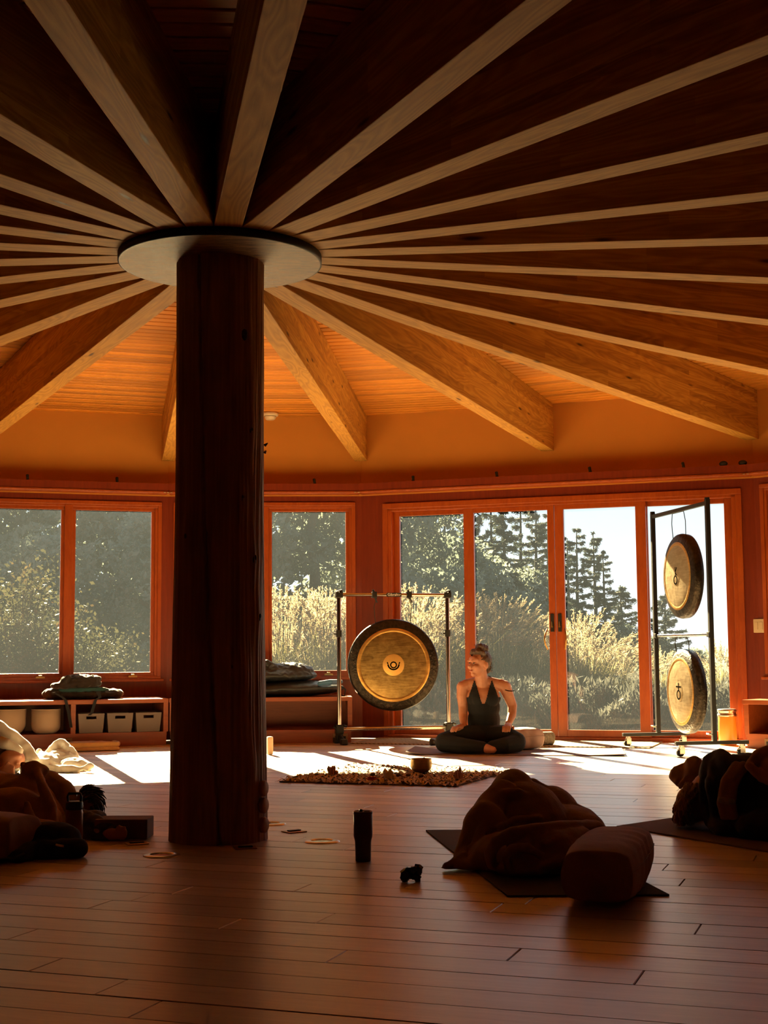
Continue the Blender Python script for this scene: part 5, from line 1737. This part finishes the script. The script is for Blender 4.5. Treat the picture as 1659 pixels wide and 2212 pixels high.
pile('folded_coat', BA, .97, -.42, .49, [('b', (0, 0, .045), (.19, .11, .045)), ('b', (.02, 0, .085), (.17, .10, .032)), ('b', (-.14, -.02, .03), (.10, .10, .03)), ('l', [(-.20, -.08, .02), (-.15, -.1, .06), (-.1, -.09, .1)], [.018, .022, .018])], M['dk_brown'], 'bulky dark coat folded on top of the jackets', 'clothes', .014, 8)
for k, (x, lb) in enumerate(((.83, 'dark strap hanging from the jackets in front of the singing bowls'), (1.08, 'dark strap hanging from the jackets in front of the storage boxes'))):
    q = MB()
    p0 = [(-.10 + .12 * k, -.02, .06), (-.02 + .06 * k, -.035, .012), (0, -.045, -.01), (.03 - .06 * k, -.03, -.12), (.05 - .10 * k, -.03, -.24 + .1 * k)]
    for i in range(4):
        a, c2 = Vector(p0[i]), Vector(p0[i + 1])
        q.add([a - Vector((.013, 0, 0)), a + Vector((.013, 0, 0)), c2 + Vector((.013, 0, 0)), c2 - Vector((.013, 0, 0)), a - Vector((.013, -.003, 0)), a + Vector((.013, .003, 0)), c2 + Vector((.013, .003, 0)), c2 - Vector((.013, -.003, 0))], [(0, 3, 2, 1), (4, 5, 6, 7), (0, 1, 5, 4), (2, 3, 7, 6), (1, 2, 6, 5), (3, 0, 4, 7)])
    o = q.build('hanging_strap', M['black_cloth'], None, BA.p(x, -.66, .41), (0, 0, BA.rz)); tag(o, lb, 'strap')
M['wet_black'] = fabric('black_nylon', (.016, .017, .019), sheen=0, rough=.42, wr=.6, wscale=12)
M['blue'] = fabric('blue_nylon', (.05, .16, .33), rough=.5)
t = pile('gong_bag', BB, 1.13, -.36, .4005, [('b', (0, 0, .07), (.50, .26, .07)), ('b', (-.2, 0, .06), (.3, .26, .06))], M['wet_black'], 'flat black padded gong bag on the back bench', 'bag', .004, 4, .012, parts=(('blue_panel', [('l', [(.27, -.215, .115), (.37, -.19, .125), (.46, -.08, .125)], [.022, .026, .022])], M['blue']),))
q = MB(); q.tube([(.44, -.18, .1), (.50, -.2, .06), (.49, -.19, .0), (.43, -.2, .03)], .008, 6); q.build('carry_strap', M['black_cloth'], t)
pile('black_bag', BB, 1.03, -.34, .535, [('b', (-.05, 0, .05), (.40, .23, .055)), ('b', (.10, .02, .09), (.22, .17, .07)), ('b', (-.12, 0, .10), (.16, .14, .055)), ('l', [(-.18, -.08, .12), (-.10, -.10, .17), (-.02, -.10, .12)], [.03, .024, .03]), ('l', [(-.05, -.12, .12), (.08, -.16, .07), (.2, -.16, .05)], [.025, .02, .015])], M['wet_black'], 'crumpled shiny black bag lying on the padded gong bag', 'bag', .014, 6, .011)

# folded blanket on the floor before the left bench
c = Vector((-1.22, 5.62, .0008))
t = empty('folded_blanket', c, BA.rz, 'ochre folded blanket on the floor before the left bench', 'blanket')
sculpt('upper_layer', [('b', (0, 0, .055), (.26, .13, .022)), ('l', [(-.24, -.1, .05), (.25, -.1, .052), (.27, 0, .05), (.25, .1, .05)], .024)], .01, M['orange_cloth'], t, 5, post=fold_post(.003, 10, 1, .03))
sculpt('lower_layer', [('b', (0, 0, .02), (.27, .14, .018)), ('l', [(-.25, -.11, .018), (.26, -.11, .018), (.26, .1, .018)], .017)], .01, M['orange_cloth'], t, 5, post=fold_post(.003, 10, 4, .001))
p = W(583, 1585, 10.9)
q = MB(); q.box(-.022, .022, -.03, .03, 0, .14, bev=.012)
o = q.build('small_cushion', M['sleeve'], None, (p.x, p.y, .0008), (0, 0, .2)); tag(o, 'small upright beige cushion peeking out behind the log pillar', 'cushion')

# knitted ball and steel flask behind the woman
c = W(1163, 1603, 11.6); c.z = .0108
t = empty('rolled_throw', (c.x, c.y, .0108), .3, 'rolled grey knitted throw beside the bolster', 'throw')
q = MB(); q.tube([(-.14, 0, .052), (-.13, 0, .052), (.13, 0, .052), (.14, 0, .052)], [.03, .052, .052, .03], 20); q.build('roll', M['knit'], t)
q = MB()
for k in range(26):
    x = -.125 + .01 * k
    q.tube([(x + .004 * math.sin(a * 3), .052 * math.cos(a), .052 + .052 * math.sin(a)) for a in [2 * PI * i / 14 for i in range(15)]], .0045, 5)
q.build('knit_ribs', M['knit'], t)
p = W(945, 1587, 11.7)
t = empty('steel_flask', (p.x, p.y, .0358), .12, 'steel flask lying on the floor behind the seated woman', 'flask')
Mx = Matrix.Rotation(PI / 2, 4, 'Y')
q = MB(); q.lathe([(0, -.02), (.03, -.02), (.035, -.012), (.035, .15), (0, .16)], 24, Mx); q.build('body', M['steel'], t)
q = MB(); q.lathe([(0, -.065), (.027, -.065), (.031, -.06), (.031, -.022), (0, -.02)], 24, Mx); q.build('cap', M['blackplastic'], t)

# ------------------------------------------------------------------ the seated woman
S = 1.0
wo = Vector((1.93, 4.78, .0072))
woman = empty('person', wo, -math.radians(9.4), 'woman in black yoga clothes sitting cross-legged on the mauve mat, looking aside', 'person')
hx, hy, hz = .005, .03, .685          # head centre
HR = math.radians(-52)                # head turned to her right
def hd(x, y, z):
    """head frame: -y is the face"""
    c, s = math.cos(HR), math.sin(HR)
    return (hx + x * c - y * s, hy + x * s + y * c, hz + z)
torso = [('b', (.035, .10, .13), (.155, .12, .11)), ('b', (.035, .10, .24), (.125, .095, .13)), ('b', (.035, .09, .34), (.125, .095, .11)), ('b', (.032, .085, .42), (.135, .095, .10)), ('b', (.00, .03, .405), (.055, .05, .055)), ('b', (.095, .03, .405), (.055, .05, .055)), ('b', (.035, .10, .49), (.13, .07, .065))]
legs = [('l', [(.02, .06, .10), (-.14, -.03, .115), (-.275, -.12, .085)], [.095, .088, .068]), ('l', [(.06, .06, .10), (.20, -.03, .115), (.285, -.12, .085)], [.095, .088, .068]),
        ('l', [(-.275, -.13, .075), (-.12, -.23, .06), (.02, -.26, .05)], [.066, .056, .042]), ('l', [(.285, -.13, .075), (.19, -.22, .06), (.10, -.235, .05)], [.066, .058, .046]),
        ('b', (.035, .10, .08), (.17, .13, .08))]
arms = []
def arm(pts, rs): arms.append(('l', pts, rs))
arm([(-.10, .09, .515), (-.128, .085, .50), (-.135, .08, .43), (-.130, .085, .345), (-.128, .06, .27), (-.125, -.02, .195)], [.05, .052, .045, .037, .036, .024])
arm([(.17, .09, .515), (.205, .085, .50), (.232, .09, .43), (.262, .10, .35), (.255, .06, .28), (.222, -.03, .205)], [.05, .052, .045, .038, .036, .024])
hands = []
def hand(w, d, side):
    """w wrist, d pointing direction along the thigh"""
    w, d = Vector(w), Vector(d).normalized()
    up = Vector((0, 0, 1)); sd = d.cross(up).normalized() * side
    hands.append(('l', [w, w + d * .045, w + d * .075], [.024, .028, .026]))
    hands.append(('b', w + d * .05, (.034, .034, .018)))
    for k in range(4):
        o = sd * (-.026 + .0175 * k)
        L = (.055, .068, .070, .058)[k]
        b = w + d * .072 + o + up * .006
        hands.append(('l', [b, b + d * L * .45 + up * .008, b + d * L * .8 - up * .006, b + d * L - up * .020], [.0095, .009, .0085, .0075]))
    b = w + d * .02 - sd * .026
    hands.append(('l', [b, b + d * .03 - sd * .022, b + d * .052 - sd * .024 - up * .012], [.011, .010, .008]))
hand((-.128, -.035, .196), (-.55, -.75, -.12), -1)
hand((.222, -.045, .205), (-.12, -.9, -.18), 1)
feet = [('l', [(.0, -.255, .045), (.05, -.275, .045), (.10, -.285, .032)], [.036, .035, .026])] + [('l', [(.095, -.272 - .012 * k, .036 - .003 * k), (.122 - .004 * k, -.276 - .012 * k, .03)], [.011, .009]) for k in range(4)] + [('b', (-.01, -.25, .05), (.032, .036, .036))]
head = [('b', hd(0, .012, .018), (.074, .074, .088), (0, 0, HR)), ('b', hd(0, -.022, -.035), (.056, .058, .062), (0, 0, HR)), ('b', hd(0, -.058, -.083), (.027, .022, .020), (0, 0, HR)), ('b', hd(0, -.058, .03), (.055, .024, .032), (0, 0, HR)),
        ('l', [hd(0, -.078, .005), hd(0, -.096, -.022), hd(0, -.088, -.032)], [.009, .014, .010]), ('b', hd(.034, -.062, -.025), (.024, .018, .02)), ('b', hd(-.034, -.062, -.025), (.024, .018, .02)), ('b', hd(0, -.077, -.056), (.02, .012, .012)), ('b', hd(.026, -.074, .024), (.026, .011, .008)), ('b', hd(-.026, -.074, .024), (.026, .011, .008)),
        ('b', hd(.076, .012, -.012), (.011, .020, .030), (0, 0, HR)), ('b', hd(-.076, .012, -.012), (.011, .020, .030), (0, 0, HR)),
        ('l', [(.028, .075, .50), (.022, .06, .56), (.012, .045, .64)], [.056, .049, .052]), ('l', [(-.08, .09, .520), (.03, .085, .545), (.15, .09, .520)], [.046, .05, .046])]
VX = .0052
sculpt('body', torso + legs + arms + hands + feet + head, VX, M['skin'], woman, 4, post=lambda co, no: np.column_stack([co[:, 0], co[:, 1], np.maximum(co[:, 2], .001)]))

def inflate(pr, e):
    out = []
    for p in pr:
        if p[0] == 'b': out.append(('b', p[1], tuple(q + e for q in p[2]), *p[3:]))
        else: out.append(('l', p[1], [q + e for q in p[2]]))
    return out
top = sculpt('tank_top', inflate(torso, .006) + inflate([('l', [(-.08, .09, .520), (.03, .085, .545), (.15, .09, .520)], [.046, .05, .046])], .006), .0055, M['legging'], woman, 4)
bm = bmesh.new(); bm.from_mesh(top.data)
kill = []
for v in bm.verts:
    x, y, z = v.co
    xc = x - .033
    if z > .56 and y > .11: kill.append(v); continue
    if y < .085 and z > .372 and abs(xc) < .008 + (z - .372) * .31: kill.append(v); continue
    if z > .425 and abs(xc) > .118 - (z - .425) * .34 : kill.append(v); continue
    if z > .59: kill.append(v)
bmesh.ops.delete(bm, geom=kill, context='VERTS')
bm.to_mesh(top.data); bm.free()
sm = top.modifiers.new('thickness', 'SOLIDIFY'); sm.thickness = .003
top['label'] = 'black tank top with deep V neck'
sculpt('leggings', inflate(legs, .006) + [('b', (.035, .10, .15), (.155, .125, .09))], .0065, M['legging'], woman, 4, post=lambda co, no: np.column_stack([co[:, 0], co[:, 1], np.maximum(co[:, 2], .0005)]))
hair = [('b', hd(0, .024, .028), (.079, .078, .088), (0, 0, HR)), ('b', hd(0, .07, -.03), (.05, .03, .05), (0, 0, HR)), ('b', hd(.0, .02, .125), (.045, .045, .036)), ('b', hd(.02, .0, .135), (.028, .028, .026)), ('b', hd(-.02, .035, .130), (.03, .03, .026)), ('b', hd(.01, .045, .118), (.034, .034, .03)), ('l', [hd(-.055, -.03, .075), hd(-.02, -.04, .098), hd(.03, -.03, .10), hd(.06, 0, .085)], [.018, .022, .022, .018])]
ho = sculpt('hair', hair, .006, M['hair_brown'], woman, 3, post=fold_post(.005, 45, 3, -1))
bm = bmesh.new(); bm.from_mesh(ho.data)
c_, s_ = math.cos(-HR), math.sin(-HR)
kill = []
for v in bm.verts:
    dx, dy = v.co.x - hx, v.co.y - hy
    lx, ly, lz = dx * c_ - dy * s_, dx * s_ + dy * c_, v.co.z - hz
    if ly < -.030 and lz < .072 and abs(lx) < .085: kill.append(v)
    elif ly < .0 and lz < .02: kill.append(v)
bmesh.ops.delete(bm, geom=kill, context='VERTS'); bm.to_mesh(ho.data); bm.free()
q = MB()
hr = random.Random(12)
for k in range(46):
    a = hr.uniform(.1, 2.4)
    p = Vector(hd(.05 * math.cos(a), .06 + .02 * hr.random(), -.06 + .12 * hr.random()))
    e = p + Vector((hr.uniform(0, .035), hr.uniform(-.01, .02), hr.uniform(-.05, .01)))
    q.tube([p, (p + e) / 2 + Vector((.006, 0, .006)), e], [.0016, .0013, .0006], 4)
for k in range(22):
    p = Vector(hd(hr.uniform(-.04, .04), hr.uniform(-.01, .06), .13))
    e = p + Vector((hr.uniform(-.03, .03), hr.uniform(-.03, .03), hr.uniform(.01, .03)))
    q.tube([p, (p + e) / 2 + Vector((0, 0, .008)), e], [.0018, .0014, .0006], 4)
q.build('loose_strands', M['hair_brown'], woman)
q = MB()
for s in (-1, 1): q.ball(hd(s * .028, -.0755, .006), (.013, .006, .005), 10, 6, Matrix.Rotation(HR, 3, 'Z'))
q.build('eyes', M['eye'], woman)
q = MB(); q.ball(hd(0, -.0865, -.055), (.020, .006, .006), 10, 6, Matrix.Rotation(HR, 3, 'Z')); q.build('mouth', M['lips'], woman)
q = MB(); q.tube([(-.128 + .027 * math.cos(a), -.018 + .010 * math.sin(a) , .202 + .022 * math.sin(a)) for a in [2 * PI * k / 16 for k in range(17)]], .004, 6); q.build('bracelet', M['black'], woman)
q = MB(); q.tube([(.205, .035, .478), (.232, .040, .470), (.258, .055, .468), (.278, .085, .470)], .0032, 5); q.build('arm_tattoo', M['symbol'], woman)
